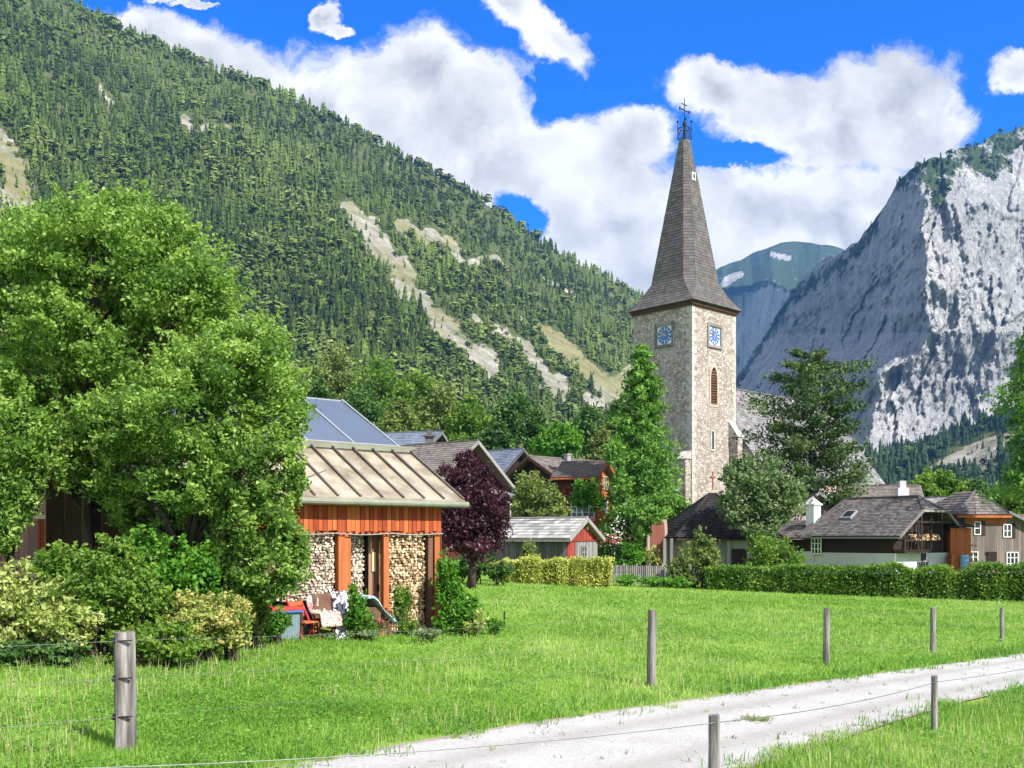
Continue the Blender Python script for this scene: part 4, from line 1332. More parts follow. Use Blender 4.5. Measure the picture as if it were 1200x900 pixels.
mb.build('cross', m_iron, church)


def clock(c, right, out, sz):
    right, out = Vector(right).normalized(), Vector(out).normalized(); up = V2(0, 0, 1)
    h = sz / 2
    mb = MB()
    for s in (-1, 1):
        mb.box(c + right * s * (h + .13) + out * .06, right * .13, out * .08, up * (h + .26))
        mb.box(c + up * s * (h + .13) + out * .07, right * (h - .002), out * .085, up * .13)
    fr = mb.build('clock', m_grey_wood, church)
    mb = MB(); mb.box(c + out * .01, right * h, out * .02, up * h); mb.build('dial', m_white, fr)

    def disc(r0, r1, off, n=36):
        m_ = MB()
        for i in range(n):
            t0, t1 = 2 * math.pi * i / n, 2 * math.pi * (i + 1) / n
            q4 = [(r0, t0), (r1, t0), (r1, t1), (r0, t1)]
            vs = [c + out * off + (right * math.sin(t) + up * math.cos(t)) * r for r, t in q4]
            if r0 < 1e-3: vs = vs[1:]
            m_.quad(*vs)
        return m_
    disc(.0, h * .95, .036).build('blue_ring', m_blue_c, fr)
    m_ = MB()
    for k in range(12):                                     # Roman-numeral blocks round the dial
        th = math.pi * k / 6
        e = right * math.sin(th) + up * math.cos(th); tg = right * math.cos(th) - up * math.sin(th)
        for o_ in ((-.035, .035) if k % 3 else (-.05, 0, .05)):
            m_.box(c + out * .042 + e * h * .70 + tg * o_ * .9, e * h * .17, tg * .019, out * .006)
    m_.build('numerals', m_white, fr)
    m_ = MB()
    for k in range(8):
        th = math.pi * k / 4 + .2
        e = right * math.sin(th) + up * math.cos(th)
        m_.box(c + out * .052 + e * h * .22, e * h * .14, (right * math.cos(th) - up * math.sin(th)) * .012, out * .004)
    m_.build('star', m_white, fr)
    m_ = MB()
    for th, l_, w2 in ((math.radians(-28), h * .78, .03), (math.radians(-62), h * .52, .045)):
        e = right * math.sin(th) + up * math.cos(th); tg = right * math.cos(th) - up * math.sin(th)
        m_.box(c + out * (.068 + w2 / 6) + e * l_ * .42, e * l_ * .6, tg * w2, out * .006)
    m_.build('hand', m_gold, fr)


clock(on_wall(779, 393, TC, b_), -b_, -a_, 1.75)
clock(on_wall(837, 394, TC, a_), a_, -b_, 1.75)
# louvred belfry window with a pointed head
c = on_wall(836.5, 455, TC, a_)
w2, hb, ht = .52, 1.55, 1.25
outl = [(-w2, -hb), (w2, -hb), (w2, .75)] + [(w2 * math.cos(t_), .75 + 1.25 * math.sin(t_) ** .9) for t_ in np.linspace(.25, math.pi - .25, 9)] + [(-w2, .75)]


def shape(sc_, off, th):
    return [c + a_ * x * sc_ + V2(0, 0, z_ * (1 + (sc_ - 1) * .45)) - b_ * off for x, z_ in outl]


mb = MB()
o1, o2 = shape(1.32, .05, 0), shape(1.0, .05, 0)
for i in range(len(o1)):
    j = (i + 1) % len(o1)
    mb.prism([o1[i], o1[j], o2[j], o2[i]], b_ * .06)
bw = mb.build('belfry_window', M('sandstone_frame', [(0.42, 0.33, 0.23), (0.55, 0.45, 0.33)], 3, .3, .9, bump=.2), church)
mb = MB(); mb.prism(shape(.99, .005, 0), b_ * .02); mb.build('recess', m_dark_wood, bw)
mb = MB()
for k in range(13):
    zz = -1.45 + k * .25
    hw = w2 * (1 if zz < .75 else max(.08, math.sqrt(max(0, 1 - ((zz - .75) / 1.28) ** 2)))) * .95
    mb.box(c + V2(0, 0, zz) - b_ * .03, a_ * hw, b_ * .02 + V2(0, 0, .05), V2(0, 0, .02) - b_ * .008)
mb.build('louvre', m_brown_wood, bw)
for px, py, w3, h3 in ((835, 516, .34, 1.7),):
    c2 = on_wall(px, py, TC, a_)
    mb = MB()
    for s in (-1, 1):
        mb.box(c2 + a_ * s * (w3 / 2 + .09) - b_ * .03, a_ * .09, b_ * .035, V2(0, 0, h3 / 2 + .15))
        mb.box(c2 + V2(0, 0, s * (h3 / 2 + .09)) - b_ * .032, a_ * (w3 / 2), b_ * .033, V2(0, 0, .09))
    sw = mb.build('slit_window', m_quoin, church)
    mb = MB(); mb.box(c2 - b_ * .008, a_ * w3 / 2, b_ * .012, V2(0, 0, h3 / 2)); mb.build('pane', m_glass, sw)
c3 = on_wall(835, 563, TC, a_)
mb = MB(); mb.box(c3 - b_ * .05, a_ * .06, b_ * .05, V2(0, 0, .85)); mb.box(c3 - b_ * .055 + V2(0, 0, .35), a_ * .38, b_ * .045, V2(0, 0, .06))
mb.build('crucifix', M('reddish_wood', [(.3, .12, .08), (.4, .2, .14)], 4, .3), church)


def buttress(c, ax_, out, w_, dp, zt, cap=.8):
    mb = MB(); g = c.copy(); g.z = -.6
    mb.box(g + out * dp / 2 + V2(0, 0, (zt + .6) / 2), ax_ * w_ / 2, out * dp / 2, V2(0, 0, (zt + .6) / 2))
    mb.box(g + out * (dp / 2 + .12) + V2(0, 0, (zt * .45 + .6) / 2), ax_ * (w_ / 2 + .06), out * (dp / 2 + .12), V2(0, 0, (zt * .45 + .6) / 2))
    bt = mb.build('buttress', m_tower, church)
    mb = MB()
    p = Vector((c.x, c.y, zt))
    mb.prism([p - ax_ * (w_ / 2 + .08) + V2(0, 0, cap), p - ax_ * (w_ / 2 + .08) + out * (dp + .1) , p - ax_ * (w_ / 2 + .08) + V2(0, 0, -.002)], ax_ * (w_ + .16))
    mb.build('cap_stone', m_quoin, bt)


buttress(TC + b_ * .62, b_, -a_, 1.0, .85, 9.6)
buttress(TC + a_ * 6.3, a_, -b_, .8, 1.0, 12.0, 1.6)
# nave
M0 = CT + a_ * 3.45
zr, ze_ = 17.6, 8.2
mb = MB()
S = M0 + a_ * .1
hw = 6.6
mb.prism([S - b_ * hw + V2(0, 0, -.6), S + b_ * hw + V2(0, 0, -.6), S + b_ * hw + V2(0, 0, ze_ + .5), S + V2(0, 0, zr - .2), S - b_ * hw + V2(0, 0, ze_ + .5)], a_ * 23)
mb.build('nave_wall', m_plaster_c, church)
mb = MB()
for s in (-1, 1):
    roof_plane(mb, M0 + b_ * s * 7.1 + V2(0, 0, ze_), M0 + a_ * 23.5 + b_ * s * 7.1 + V2(0, 0, ze_), M0 + a_ * 23.5 + V2(0, 0, zr), M0 + V2(0, 0, zr), 30, .5, th=.03)
mb.beam(M0 + V2(0, 0, zr + .05), M0 + a_ * 23.5 + V2(0, 0, zr + .05), .3, .12)
mb.build('nave_roof', m_tile_l, church)
for k in range(3):
    c4 = M0 + a_ * (4.5 + 6.2 * k) - b_ * (hw + .0) + V2(0, 0, 4.2)
    mb = MB(); mb.box(c4, a_ * .75, b_ * .1, V2(0, 0, 2.2)); nw = mb.build('nave_window', m_quoin, church)
    mb = MB(); mb.box(c4 - b_ * .1, a_ * .55, b_ * .02, V2(0, 0, 2.0)); mb.build('pane', m_glass, nw)
# apse / sacristy: low pale building with a steep cone roof at the nave's far end
sac = tag(empty('chapel', (34.6, 101, -.6)), 'small pale chapel with a pointed grey-green roof showing right of the dark pine', 'chapel')
cc5 = V2(34.6, 101)
ngon = [cc5 + V2(math.cos(k * math.pi / 4) * 2.3, math.sin(k * math.pi / 4) * 2.3) for k in range(8)]
mb = MB(); mb.prism([p * 1 + V2(0, 0, -.6) for p in ngon], V2(0, 0, 6.4)); mb.build('wall', m_plaster_c, sac)
mb = MB()
for k in range(8):
    p, q_ = ngon[k], ngon[(k + 1) % 8]
    p2, q2 = cc5 + (p - cc5) * 1.15 + V2(0, 0, 5.7), cc5 + (q_ - cc5) * 1.15 + V2(0, 0, 5.7)
    roof_plane(mb, p2, q2, cc5 + V2(0, 0, 10.2), cc5 + V2(0, 0, 10.2), 14, .4, th=.03)
mb.build('roof', M('green_grey_roof', [(.13, .15, .12), (.21, .235, .19)], 1, .5, .7), sac)

# ================================================================== VILLAGE
# house behind the plum tree
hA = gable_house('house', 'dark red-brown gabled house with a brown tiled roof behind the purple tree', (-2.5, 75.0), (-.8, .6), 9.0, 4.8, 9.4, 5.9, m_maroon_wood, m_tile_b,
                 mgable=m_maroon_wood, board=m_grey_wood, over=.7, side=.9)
d, b = hA['d'], hA['b']
fa = hA['S'] - d * .05
# pent roof across the gable with the white-shuttered window below it
mb = MB()
pc = hA['A'] - d * .6
roof_plane(mb, pc - b * 4.6 + V2(0, 0, 5.35), pc + b * 4.9 + V2(0, 0, 5.35), hA['S'] + b * 4.9 + V2(0, 0, 5.95), hA['S'] - b * 4.6 + V2(0, 0, 5.95), 4, .4)
mb.build('pent_roof', m_tile_l, hA['root'])
wn_ = on_wall(605, 600, hA['S'] - d * .045, b)
window(hA['root'], wn_, -b, -d, 1.75, 1.25, 4, 2, name='window')
wn2 = on_wall(580, 600, hA['S'] - d * .045, b)
window(hA['root'], wn2, -b, -d, 1.3, 1.25, 2, 2)
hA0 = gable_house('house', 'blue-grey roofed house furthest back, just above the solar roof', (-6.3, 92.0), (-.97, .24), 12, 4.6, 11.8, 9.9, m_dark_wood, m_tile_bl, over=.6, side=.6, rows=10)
mb = MB()
cp = Vector((-97 / FL * 84, 84.0, 0))
mb.box(cp + V2(0, 0, 8.6), (0.32, 0, 0), (0, .32, 0), V2(0, 0, 2.0)); mb.box(cp + V2(0, 0, 10.65), (0.48, 0, 0), (0, .48, 0), V2(0, 0, .08))
mb.box(cp + V2(0, 0, 10.95), (0.2, 0, 0), (0, .2, 0), V2(0, 0, .22))
mb.build('chimney', m_grey_dark, hA0['root'])
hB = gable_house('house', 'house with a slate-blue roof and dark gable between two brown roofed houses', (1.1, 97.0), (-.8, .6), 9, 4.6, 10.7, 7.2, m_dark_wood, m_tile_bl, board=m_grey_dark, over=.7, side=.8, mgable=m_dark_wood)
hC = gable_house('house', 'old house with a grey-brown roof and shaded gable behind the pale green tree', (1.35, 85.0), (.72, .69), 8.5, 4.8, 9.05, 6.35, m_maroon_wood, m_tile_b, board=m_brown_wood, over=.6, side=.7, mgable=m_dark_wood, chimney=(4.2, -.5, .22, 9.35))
d, b = hC['d'], hC['b']
Wc = hC['A'] - b * (hC['wi'] + .02)
for px, py, w_, h_ in ((677, 592, 1.1, 1.5),):
    window(hC['root'], on_wall(px, py, Wc, d), d, -b, w_, h_, 2, 3)
mb = MB()
pp = on_wall(664, 592, Wc, d)
mb.box(pp - b * .08, d * .45, b * .04, V2(0, 0, 1.3)); mb.build('red_shutter', m_red_plank, hC['root'])
hD = gable_house('house', 'red-brown house with an orange gable, yellow window and flower balcony beside the larch', (7.75, 83.0), (-.93, .36), 3.9, 2.9, 8.5, 7.1, m_maroon_wood, m_tile_b, board=m_orange_wood, over=.5, side=.5, mgable=m_orange_wood)
d, b = hD['d'], hD['b']
Sg = hD['S'] - d * .05
window(hD['root'], on_wall(709, 566, Sg, b), -b, -d, 1.5, 1.1, 3, 2, fr=m_cream_fr)
window(hD['root'], on_wall(708, 593, Sg, b), -b, -d, 1.3, 1.2, 2, 2)
Wd = hD['A'] + b * (hD['wi'] + .01)
Fd = b if b.y < 0 else -b
Wd = hD['A'] + Fd * (hD['wi'] + .01)
for px in (676, 690):
    window(hD['root'], on_wall(px, 597, Wd, d), -d, Fd, 1.0, 1.3, 2, 3)
    mb = MB(); q_ = on_wall(px, 609, Wd, d); mb.box(q_ + Fd * .2, d * .6, Fd * .18, V2(0, 0, .14)); mb.build('flower_box', m_flower_r, hD['root'])
mb = MB()
q_ = on_wall(708, 604, Sg, b)
mb.box(q_ - d * .5 - V2(0, 0, .35), b * 1.3, d * .5, V2(0, 0, .06)); mb.box(q_ - d * .98, b * 1.3, d * .04, V2(0, 0, .38))
bl = mb.build('balcony', m_orange_wood, hD['root'])
mb = MB(); mb.box(q_ - d * 1.06 + V2(0, 0, .1), b * .7, d * .12, V2(0, 0, .25)); mb.build('flower_box', m_flower_r, bl)

# little shed with the red gable
sh_ = gable_house('shed', 'small grey shed with a red upper gable behind the yellow hedge', (4.55, 62.0), (-.87, .5), 6.0, 2.45, 3.5, 2.25, m_grey_dark, m_tile_w, over=.35, side=.35, rows=7, tw=.35, cat='shed', board=m_grey_wood)
d, b = sh_['d'], sh_['b']; r_ = sh_['root']; S = sh_['S'] - d * .02; wi = sh_['wi']
mb = MB()
planks(mb, S - b * wi, b, -d, 2 * wi, 2.15, 0, .16, .03, topf=lambda u: 3.5 - .2 - sh_['pit'] * abs(u - wi))
mb.beam(S - b * wi - d * .06 + V2(0, 0, 2.12), S + b * wi - d * .06 + V2(0, 0, 2.12), .05, .08)
mb.build('gable_boards', m_red_gable, r_)
mb = MB(); planks(mb, S - b * wi, b, -d, 2 * wi * .74, sh_['z0'], 2.08, .16, .03); mb.build('lower_boards', m_grey_wood, r_)
mb = MB(); planks(mb, S + b * wi * (-1 + 2 * .75), b, -d, 2 * wi * .25, sh_['z0'], 2.08, .16, .03); mb.build('red_boards', m_red_gable, r_)
Fs = b if b.y < 0 else -b
mb = MB(); planks(mb, S + Fs * wi, d, Fs, 5.2, sh_['z0'], 2.1, .2, .03); mb.build('side_boards', m_grey_dark, r_)
window(r_, on_wall(684, 647, S - d * .05, b), -b, -d, .7, .7, 2, 2, fr=m_grey_wood)
mb = MB(); mb.box(on_wall(688, 619, S - d * .03, b) - d * .03, b * .1, d * .02, V2(0, 0, .1)); mb.build('vent', m_white, r_)


def hip_house(name, label, c, ang, L, W, z0, z_ev, z_ap, rl, mwall, mroof, over=.6, rows=14, tw=.4, cat='house'):
    root = tag(empty(name, (c[0], c[1], z0)), label, cat)
    d = V2(math.cos(ang), math.sin(ang)); b = V2(-d.y, d.x); C = V2(c[0], c[1])
    mb = MB(); mb.box(C + V2(0, 0, (z0 + z_ev + .1) / 2), d * (L / 2 - over), b * (W / 2 - over), V2(0, 0, (z_ev + .1 - z0) / 2)); mb.build('wall', mwall, root)
    mb = MB()
    K = [C + d * sx * L / 2 + b * sy * W / 2 + V2(0, 0, z_ev) for sx, sy in ((-1, -1), (1, -1), (1, 1), (-1, 1))]
    R = [C - d * rl / 2 + V2(0, 0, z_ap), C + d * rl / 2 + V2(0, 0, z_ap)]
    roof_plane(mb, K[0], K[1], R[1], R[0], rows, tw); roof_plane(mb, K[2], K[3], R[0], R[1], rows, tw)
    roof_plane(mb, K[1], K[2], R[1], R[1], rows, tw); roof_plane(mb, K[3], K[0], R[0], R[0], rows, tw)
    mb.beam(R[0] + V2(0, 0, .06), R[1] + V2(0, 0, .06), .25, .08)
    for k, e in ((0, 0), (3, 0), (1, 1), (2, 1)): mb.beam(K[k] + V2(0, 0, .05), R[e] + V2(0, 0, .05), .2, .06)
    mb.build('roof', mroof, root)
    mb = MB()
    for k in range(4): mb.beam(K[k] - V2(0, 0, .12), K[(k + 1) % 4] - V2(0, 0, .12), .12, .14)
    mb.build('eaves_board', m_dark_wood, root)
    return dict(root=root, C=C, d=d, b=b, L=L, W=W, over=over)


hM = hip_house('house', 'low house with a very dark hipped shingle roof and grey walls below the church tower', (13.9, 71.0), math.radians(8), 7.4, 7.4, -.8, 2.3, 5.3, .5, m_plaster_g, m_shaded_shingle, over=.5, rows=26, tw=.24)
Wm = hM['C'] - hM['b'] * (3.7 - .5 + .02)
for px in (777, 785, 841, 851):
    mb = MB()
    q_ = on_wall(px, 645, Wm, hM['d']); mb.box(V2(q_.x, q_.y, .75) - hM['b'] * .3, hM['d'] * .1, hM['b'] * .1, V2(0, 0, 1.5))
    mb.build('porch_post', m_grey_wood, hM['root'])
q_ = on_wall(866, 650, Wm, hM['d'])
mb = MB(); mb.box(V2(q_.x, q_.y, .5) - hM['b'] * .03, hM['d'] * .5, hM['b'] * .03, V2(0, 0, 1.05)); mb.build('door', m_dark_wood, hM['root'])
# arched gateway left of it
gt = tag(empty('gateway', (9.75, 69.5, -.6)), 'pinkish arched gateway with a reddish wooden door below the larch branches', 'gateway')
mb = MB()
gy = 69.5; gx0 = 9.2
archp = [(x, z_) for x, z_ in ((0, -.6), (1.35, -.6), (1.35, 3.0), (1.3, 3.5), (1.05, 3.95), (.675, 4.15), (.3, 3.95), (.05, 3.5), (0, 3.0))]
mb.prism([V2(gx0 + x, gy, z_) for x, z_ in archp], V2(0, .6, 0)); mb.build('arch', m_plaster_c, gt)
inn = [(.675 + (x - .675) * .72, z_ if z_ < 0 else z_ * .93) for x, z_ in archp]
mb = MB(); mb.prism([V2(gx0 + x, gy - .03, z_) for x, z_ in inn], V2(0, .04, 0)); mb.build('door', M('reddish_door', [(.16, .05, .035), (.28, .10, .07)], 3, .3, .8, stretch=(3, 3, .4)), gt)

# big farmhouse on the right
fh = tag(empty('farmhouse', (26.5, 70.0, -1.0)), 'large farmhouse with a grey shingled half-hipped roof, white lower wall and wooden balcony', 'house')
P1 = V2(26.5, 70.0); b = V2(.8, .6); d = V2(-.6, .8); Wf, Lf, zev, zrd = 8.8, 9.9, 2.42, 5.25
mid = P1 + b * Wf / 2
mb = MB()
E0, E1 = P1 + V2(0, 0, zev), P1 + d * 7.1 + V2(0, 0, zev)
Rr, Rl = mid + d * 1.25 + V2(0, 0, zrd), mid + d * 7.3 + V2(0, 0, zrd)
hipz = zev + (zrd - zev) * .66
HF, HB = P1 + b * Wf / 2 * .66 + V2(0, 0, hipz), P1 + b * Wf * (1 - .33) + V2(0, 0, hipz)
# front slope: lower part full length, upper part cut by the half hip
LF = P1 + d * 8.6 + V2(0, 0, zev)
roof_plane(mb, E0, LF, LF.lerp(Rl, .66), HF, 17, .26, th=.035)
roof_plane(mb, HF, LF.lerp(Rl, .66), Rl, Rr, 9, .26, th=.035)
BK = P1 + b * Wf
roof_plane(mb, BK + d * 8.6 + V2(0, 0, zev), BK + V2(0, 0, zev), Rr.lerp(Rr, 0), Rl, 20, .4, th=.035)
roof_plane(mb, HF, HB, Rr, Rr, 8, .26, th=.035)
mb.prism([HB + V2(0, 0, 0), BK + V2(0, 0, zev), Rr], V2(0, 0, -.1))
roof_plane(mb, LF, BK + d * 8.6 + V2(0, 0, zev), Rl, Rl, 20, .3, th=.035)
mb.beam(Rr + V2(0, 0, .06), Rl + V2(0, 0, .06), .25, .1)
mb.beam(HF + V2(0, 0, .05), Rr + V2(0, 0, .05), .2, .08)
mb.beam(LF + V2(0, 0, .05), Rl + V2(0, 0, .05), .2, .08)
mb.build('roof', m_tile, fh)
# catslide over the left annex
mb = MB()
ax0 = P1 + d * 7.4 - V2(.3, .0, 0)
AE0, AE1 = P1 + d * 7.2 + V2(0, 0, 2.3), P1 + d * 11.6 + V2(0, 0, 2.25)
roof_plane(mb, AE0 - b * .15, AE1 - b * .15, AE1 + b * 3 + V2(0, 0, 1.4), AE0 + b * 3 + V2(0, 0, 1.4), 10, .3, th=.035)
mb.build('annex_roof', m_tile, fh)
mb = MB()
mb.box(P1 + d * 9.4 + b * 1.9 + V2(0, 0, .6), d * 2.0, b * 1.4, V2(0, 0, 1.55)); mb.build('annex_wall', m_dark_wood, fh)
mb = MB()
mb.box(P1 + d * 9.4 + b * 1.86 + V2(0, 0, .15), d * 2.03, b * 1.42, V2(0, 0, 1.12)); mb.build('annex_base', m_plaster_w, fh)
# walls
mb = MB()
Ci = P1 + d * 4.6 + b * Wf / 2
mb.box(Ci + V2(0, 0, .1), d * 3.9, b * (Wf / 2 - .55), V2(0, 0, 1.1)); mb.build('lower_wall', m_plaster_w, fh)
mb = MB()
G0 = P1 + d * .95 + b * .6
wiF = Wf / 2 - .6
mb.prism([G0 + V2(0, 0, 1.2), G0 + b * 2 * wiF + V2(0, 0, 1.2), G0 + b * 2 * wiF + V2(0, 0, 2.55), HB * 1 + d * .95 + V2(0, 0, -.25), HF * 1 + d * .95 + V2(0, 0, -.25), G0 + V2(0, 0, 2.55)], d * 7.3)
mb.build('upper_wall', m_dark_wood, fh)
mb = MB()                                              # rafter-like boards at the verge
for s0, s1 in ((E0, HF), (BK + V2(0, 0, zev), HB)):
    mb.beam(s0 - d * .04 - V2(0, 0, .08), s1 - d * .04 - V2(0, 0, .08), .06, .22)
mb.beam(HF - d * .04 - V2(0, 0, .1), HB - d * .04 - V2(0, 0, .1), .06, .16)
mb.beam(E0 - V2(0, 0, .14) - b * .06, LF - V2(0, 0, .14) - b * .06, .1, .1)
mb.build('bargeboard', m_grey_wood, fh)
# balcony on the gable
Gp = P1 + d * .93 + b * .6
bal = MB()
s0, s1 = .15, 3.4
dep = .85
bal.box(Gp + b * (s0 + s1) / 2 - d * dep / 2 + V2(0, 0, 1.28), b * (s1 - s0) / 2, d * dep / 2, V2(0, 0, .07))
for zz in (2.1, 1.42):
    bal.beam(Gp + b * s0 - d * dep + V2(0, 0, zz), Gp + b * s1 - d * dep + V2(0, 0, zz), .08, .08)
    bal.beam(Gp + b * s0 + V2(0, 0, zz), Gp + b * s0 - d * dep + V2(0, 0, zz), .08, .08)
for k in range(9):
    q_ = Gp + b * (s0 + (s1 - s0) * k / 8) - d * dep
    bal.beam(q_ + V2(0, 0, 1.3), q_ + V2(0, 0, 2.1 if k % 4 else min(3.9, 2.15 + .62 * ((s1 - s0) * k / 8 + .6))), .06 if k % 4 else .12, .06 if k % 4 else .12)
bal.beam(Gp + b * 1.5 - d * dep + V2(0, 0, 3.4), Gp + b * 6.0 - d * dep + V2(0, 0, 3.4), .1, .14)
for s_ in (2.2, 3.4, 4.8):
    bal.beam(Gp + b * s_ - d * dep + V2(0, 0, 1.3), Gp + b * s_ - d * dep + V2(0, 0, 4.0), .1, .1)
bo = bal.build('balcony', m_dark_wood, fh)
mb = MB()
for k in range(70):                                    # split wood piled behind the rail
    q_ = Gp + b * random.uniform(1.3, 4.6) - d * random.uniform(.3, .7) + V2(0, 0, random.uniform(2.12, 2.5))
    mb.tube([q_, q_ - d * .3], [random.uniform(.05, .09)] * 2, 6)
mb.build('stacked_wood', m_log, bo)
window(fh, on_wall(1076, 620, Gp, b), b, -d, .9, .9, 2, 1, fr=m_brown_wood)
window(fh, on_wall(1092, 603, Gp, b) , b, -d, 2.3, .25, 4, 1, fr=m_maroon_wood)
Gl = P1 + d * .68 + b * .55
for px, py, w_, h_, n1 in ((1082, 651, .5, .7, 1), (1081, 665, 1.3, .9, 4), (1099, 668, 1.0, .7, 3)):
    window(fh, on_wall(px, py, Gl, b), b, -d, w_, h_, n1, 2 if n1 > 1 else 1, fr=m_dark_wood if n1 == 1 else m_grey_wood, t_=.05)
Wl = P1 + d * 9.0 + b * .45
window(fh, on_wall(957, 640, Wl, d), -d, -b, .9, 1.2, 3, 3)
# chimney and skylight
mb = MB()
ch = Rl * 1 + d * 1.1 - b * 2.6; ch.z = 3.75
mb.box(ch + V2(0, 0, -.2), d * .36, b * .42, V2(0, 0, 1.2)); mb.box(ch + V2(0, 0, 1.06), d * .46, b * .52, V2(0, 0, .06))
for s in (-1, 1): mb.prism([ch + V2(0, 0, 1.12) - b * .48 + d * .4 * s, ch + V2(0, 0, 1.12) + b * .48 + d * .4 * s, ch + V2(0, 0, 1.6)], d * -.05 * s)
mb.build('chimney', m_white, fh)
nF = (E1 - E0).cross(HF - E0).normalized()
if nF.z < 0: nF = -nF
sl_ = E0.lerp(E1, .80).lerp(HF.lerp(LF.lerp(Rl, .66), .72), .80)
upv = (HF - E0).normalized(); upv = nF.cross(d).normalized()
if upv.z < 0: upv = -upv
mb = MB(); mb.box(sl_ + nF * .1, d * .45, upv * .5, nF * .08); so_ = mb.build('skylight', m_alu, fh)
mb = MB(); mb.box(sl_ + nF * .185, d * .36, upv * .4, nF * .01); mb.build('pane', m_glass, so_)

# orange store and grey timber house further right
hG = tag(empty('timber_house', (36.0, 76.5, -1.0)), 'grey weathered timber house with a dark hipped roof and small white windows', 'house')
W0 = V2(33.6, 76.0); rg = V2(.985, .17); og = V2(.17, -.985); bk = -og
zt = 4.0
mb = MB(); mb.box(W0 + rg * 3.9 + bk * 3 + V2(0, 0, 1.4), rg * 3.9, bk * 3, V2(0, 0, 2.65)); mb.build('wall', m_house_wood, hG)
mb = MB(); planks(mb, W0 + V2(0, 0, 0), rg, og, 7.8, -1.0, 3.3, .2, .03); mb.build('front_boards', m_house_wood, hG)
mb = MB(); planks(mb, W0, rg, og, 3.4, 3.3, 4.0, .2, .032); mb.build('orange_boards', m_orange_wood, hG)
mb = MB()
K = [W0 - rg * .9 + og * .5, W0 + rg * 3.5 + og * .5, W0 + rg * 3.5 + bk * 6, W0 - rg * .9 + bk * 6]
K = [k_ + V2(0, 0, zt) for k_ in K]
rp = W0 + rg * 2.0 + bk * 1.6 + V2(0, 0, 5.85); rp2 = rp + bk * 2.2
roof_plane(mb, K[0], K[1], rp, rp, 9, .35); roof_plane(mb, K[1], K[2], rp2, rp, 9, .35); roof_plane(mb, K[3], K[0], rp, rp2, 9, .35)
for k_ in (0, 1): mb.beam(K[k_] + V2(0, 0, .06), rp + V2(0, 0, .06), .16, .08)
mb.build('roof', m_tile, hG)
mb = MB()
q0 = W0 + rg * 3.3 + og * .5
roof_plane(mb, q0 + rg * 5 + V2(0, 0, 2.1), q0 + rg * 5 + bk * 5 + V2(0, 0, 2.1), q0 + bk * 5 + V2(0, 0, 4.3), q0 + V2(0, 0, 4.3), 9, .35)
mb.beam(q0 + V2(0, 0, 4.2), q0 + rg * 5 + V2(0, 0, 2.0), .08, .2)
mb.build('wing_roof', m_tile_l, hG)
mb = MB(); mb.beam(K[0] - V2(0, 0, .14), K[1] - V2(0, 0, .14), .12, .18); mb.build('eaves_board', m_orange_wood, hG)
Wg = W0 + og * .035
for px, py, w_, h_, nx, ny in ((1145, 619, .55, 1.0, 1, 2), (1180, 622, .7, 1.0, 2, 2), (1140, 656, .8, 1.25, 2, 3), (1186, 657, 1.0, 1.3, 3, 3)):
    window(hG, on_wall(px, py, Wg, rg), rg, og, w_, h_, nx, ny)
    if py < 630:
        mb = MB(); q_ = on_wall(px + 7, py, Wg, rg); mb.box(q_ + og * .03, rg * .17, og * .02, V2(0, 0, .55)); mb.build('shutter', m_dark_wood, hG)
mb = MB(); q_ = on_wall(1162, 652, Wg, rg); mb.box(q_ + og * .04, rg * .4, og * .02, V2(0, 0, .35)); mb.build('niche', m_dark_wood, hG)
st = tag(empty('wooden_store', (32.1, 74.0, -1.0)), 'bright orange board shed squeezed between the farmhouse and the grey timber house', 'shed')
mb = MB(); planks(mb, V2(31.9, 74.6), (1, .1, 0), (.1, -1, 0), 1.6, -1, 3.0, .2, .05); mb.box(V2(32.7, 75.2, .9), (.75, 0, 0), (0, .5, 0), V2(0, 0, 1.9)); mb.build('wall', m_orange_wood, st)
mb = MB(); mb.box(V2(32.2, 74.1, .2), (.55, 0, 0), (0, .35, 0), V2(0, 0, .9)); mb.build('cupboard', m_orange_wood, st)
mb = MB(); mb.prism([V2(31.7, 74.3, 3.05), V2(33.6, 74.3, 3.05), V2(33.6, 75.9, 3.3), V2(31.7, 75.9, 3.3)], V2(0, 0, .1)); mb.build('roof', m_dark_wood, st)
brl = tag(empty('barrel', (32.55, 73.4, -.8)), 'tall blue barrel in front of the orange board shed', 'barrel')
mb = MB(); z_ = -.8
mb.tube([V2(32.4, 73.3, -.8), V2(32.4, 73.3, -.6), V2(32.4, 73.3, .9), V2(32.4, 73.3, .95), V2(32.4, 73.3, 1.05)], [.27, .3, .3, .33, .3], 14); mb.build('body', M('pale_blue_plastic', [(.12, .25, .45), (.2, .38, .6)], 3, .3, .5), brl)
# roofs further back on the right
hR = gable_house('house', 'brown roofed house whose ridge shows above the farmhouse roof', (38.2, 96.0), (-.98, .2), 6.5, 4.0, 7.2, 4.4, m_plaster_c, m_tile_b, over=.5, side=.5)
mb = MB(); cq = V2((1057 - HX) / FL * 93, 93)
mb.prism([cq + V2(-.5, -.4, 4.6), cq + V2(.5, -.4, 4.6), cq + V2(.5, .4, 4.6), cq + V2(-.5, .4, 4.6)], V2(0, 0, 2.2)); mb.box(cq + V2(0, 0, 7.1), (.28, 0, 0), (0, .28, 0), V2(0, 0, .35))
mb.build('chimney', m_plaster_w, hR['root'])
hS = gable_house('house', 'house with a light shingled roof strip between the farmhouse and the grey timber house', (39.5, 89.0), (-.5, .86), 7, 4.5, 5.9, 3.2, m_dark_wood, m_tile_w, over=.5, side=.5)
hP = gable_house('house', 'pinkish house half hidden behind the silver-green tree left of the farmhouse', (24.6, 82.0), (-.3, .95), 7, 3.6, 6.0, 3.6, m_plaster_c, m_tile, over=.4, side=.4)

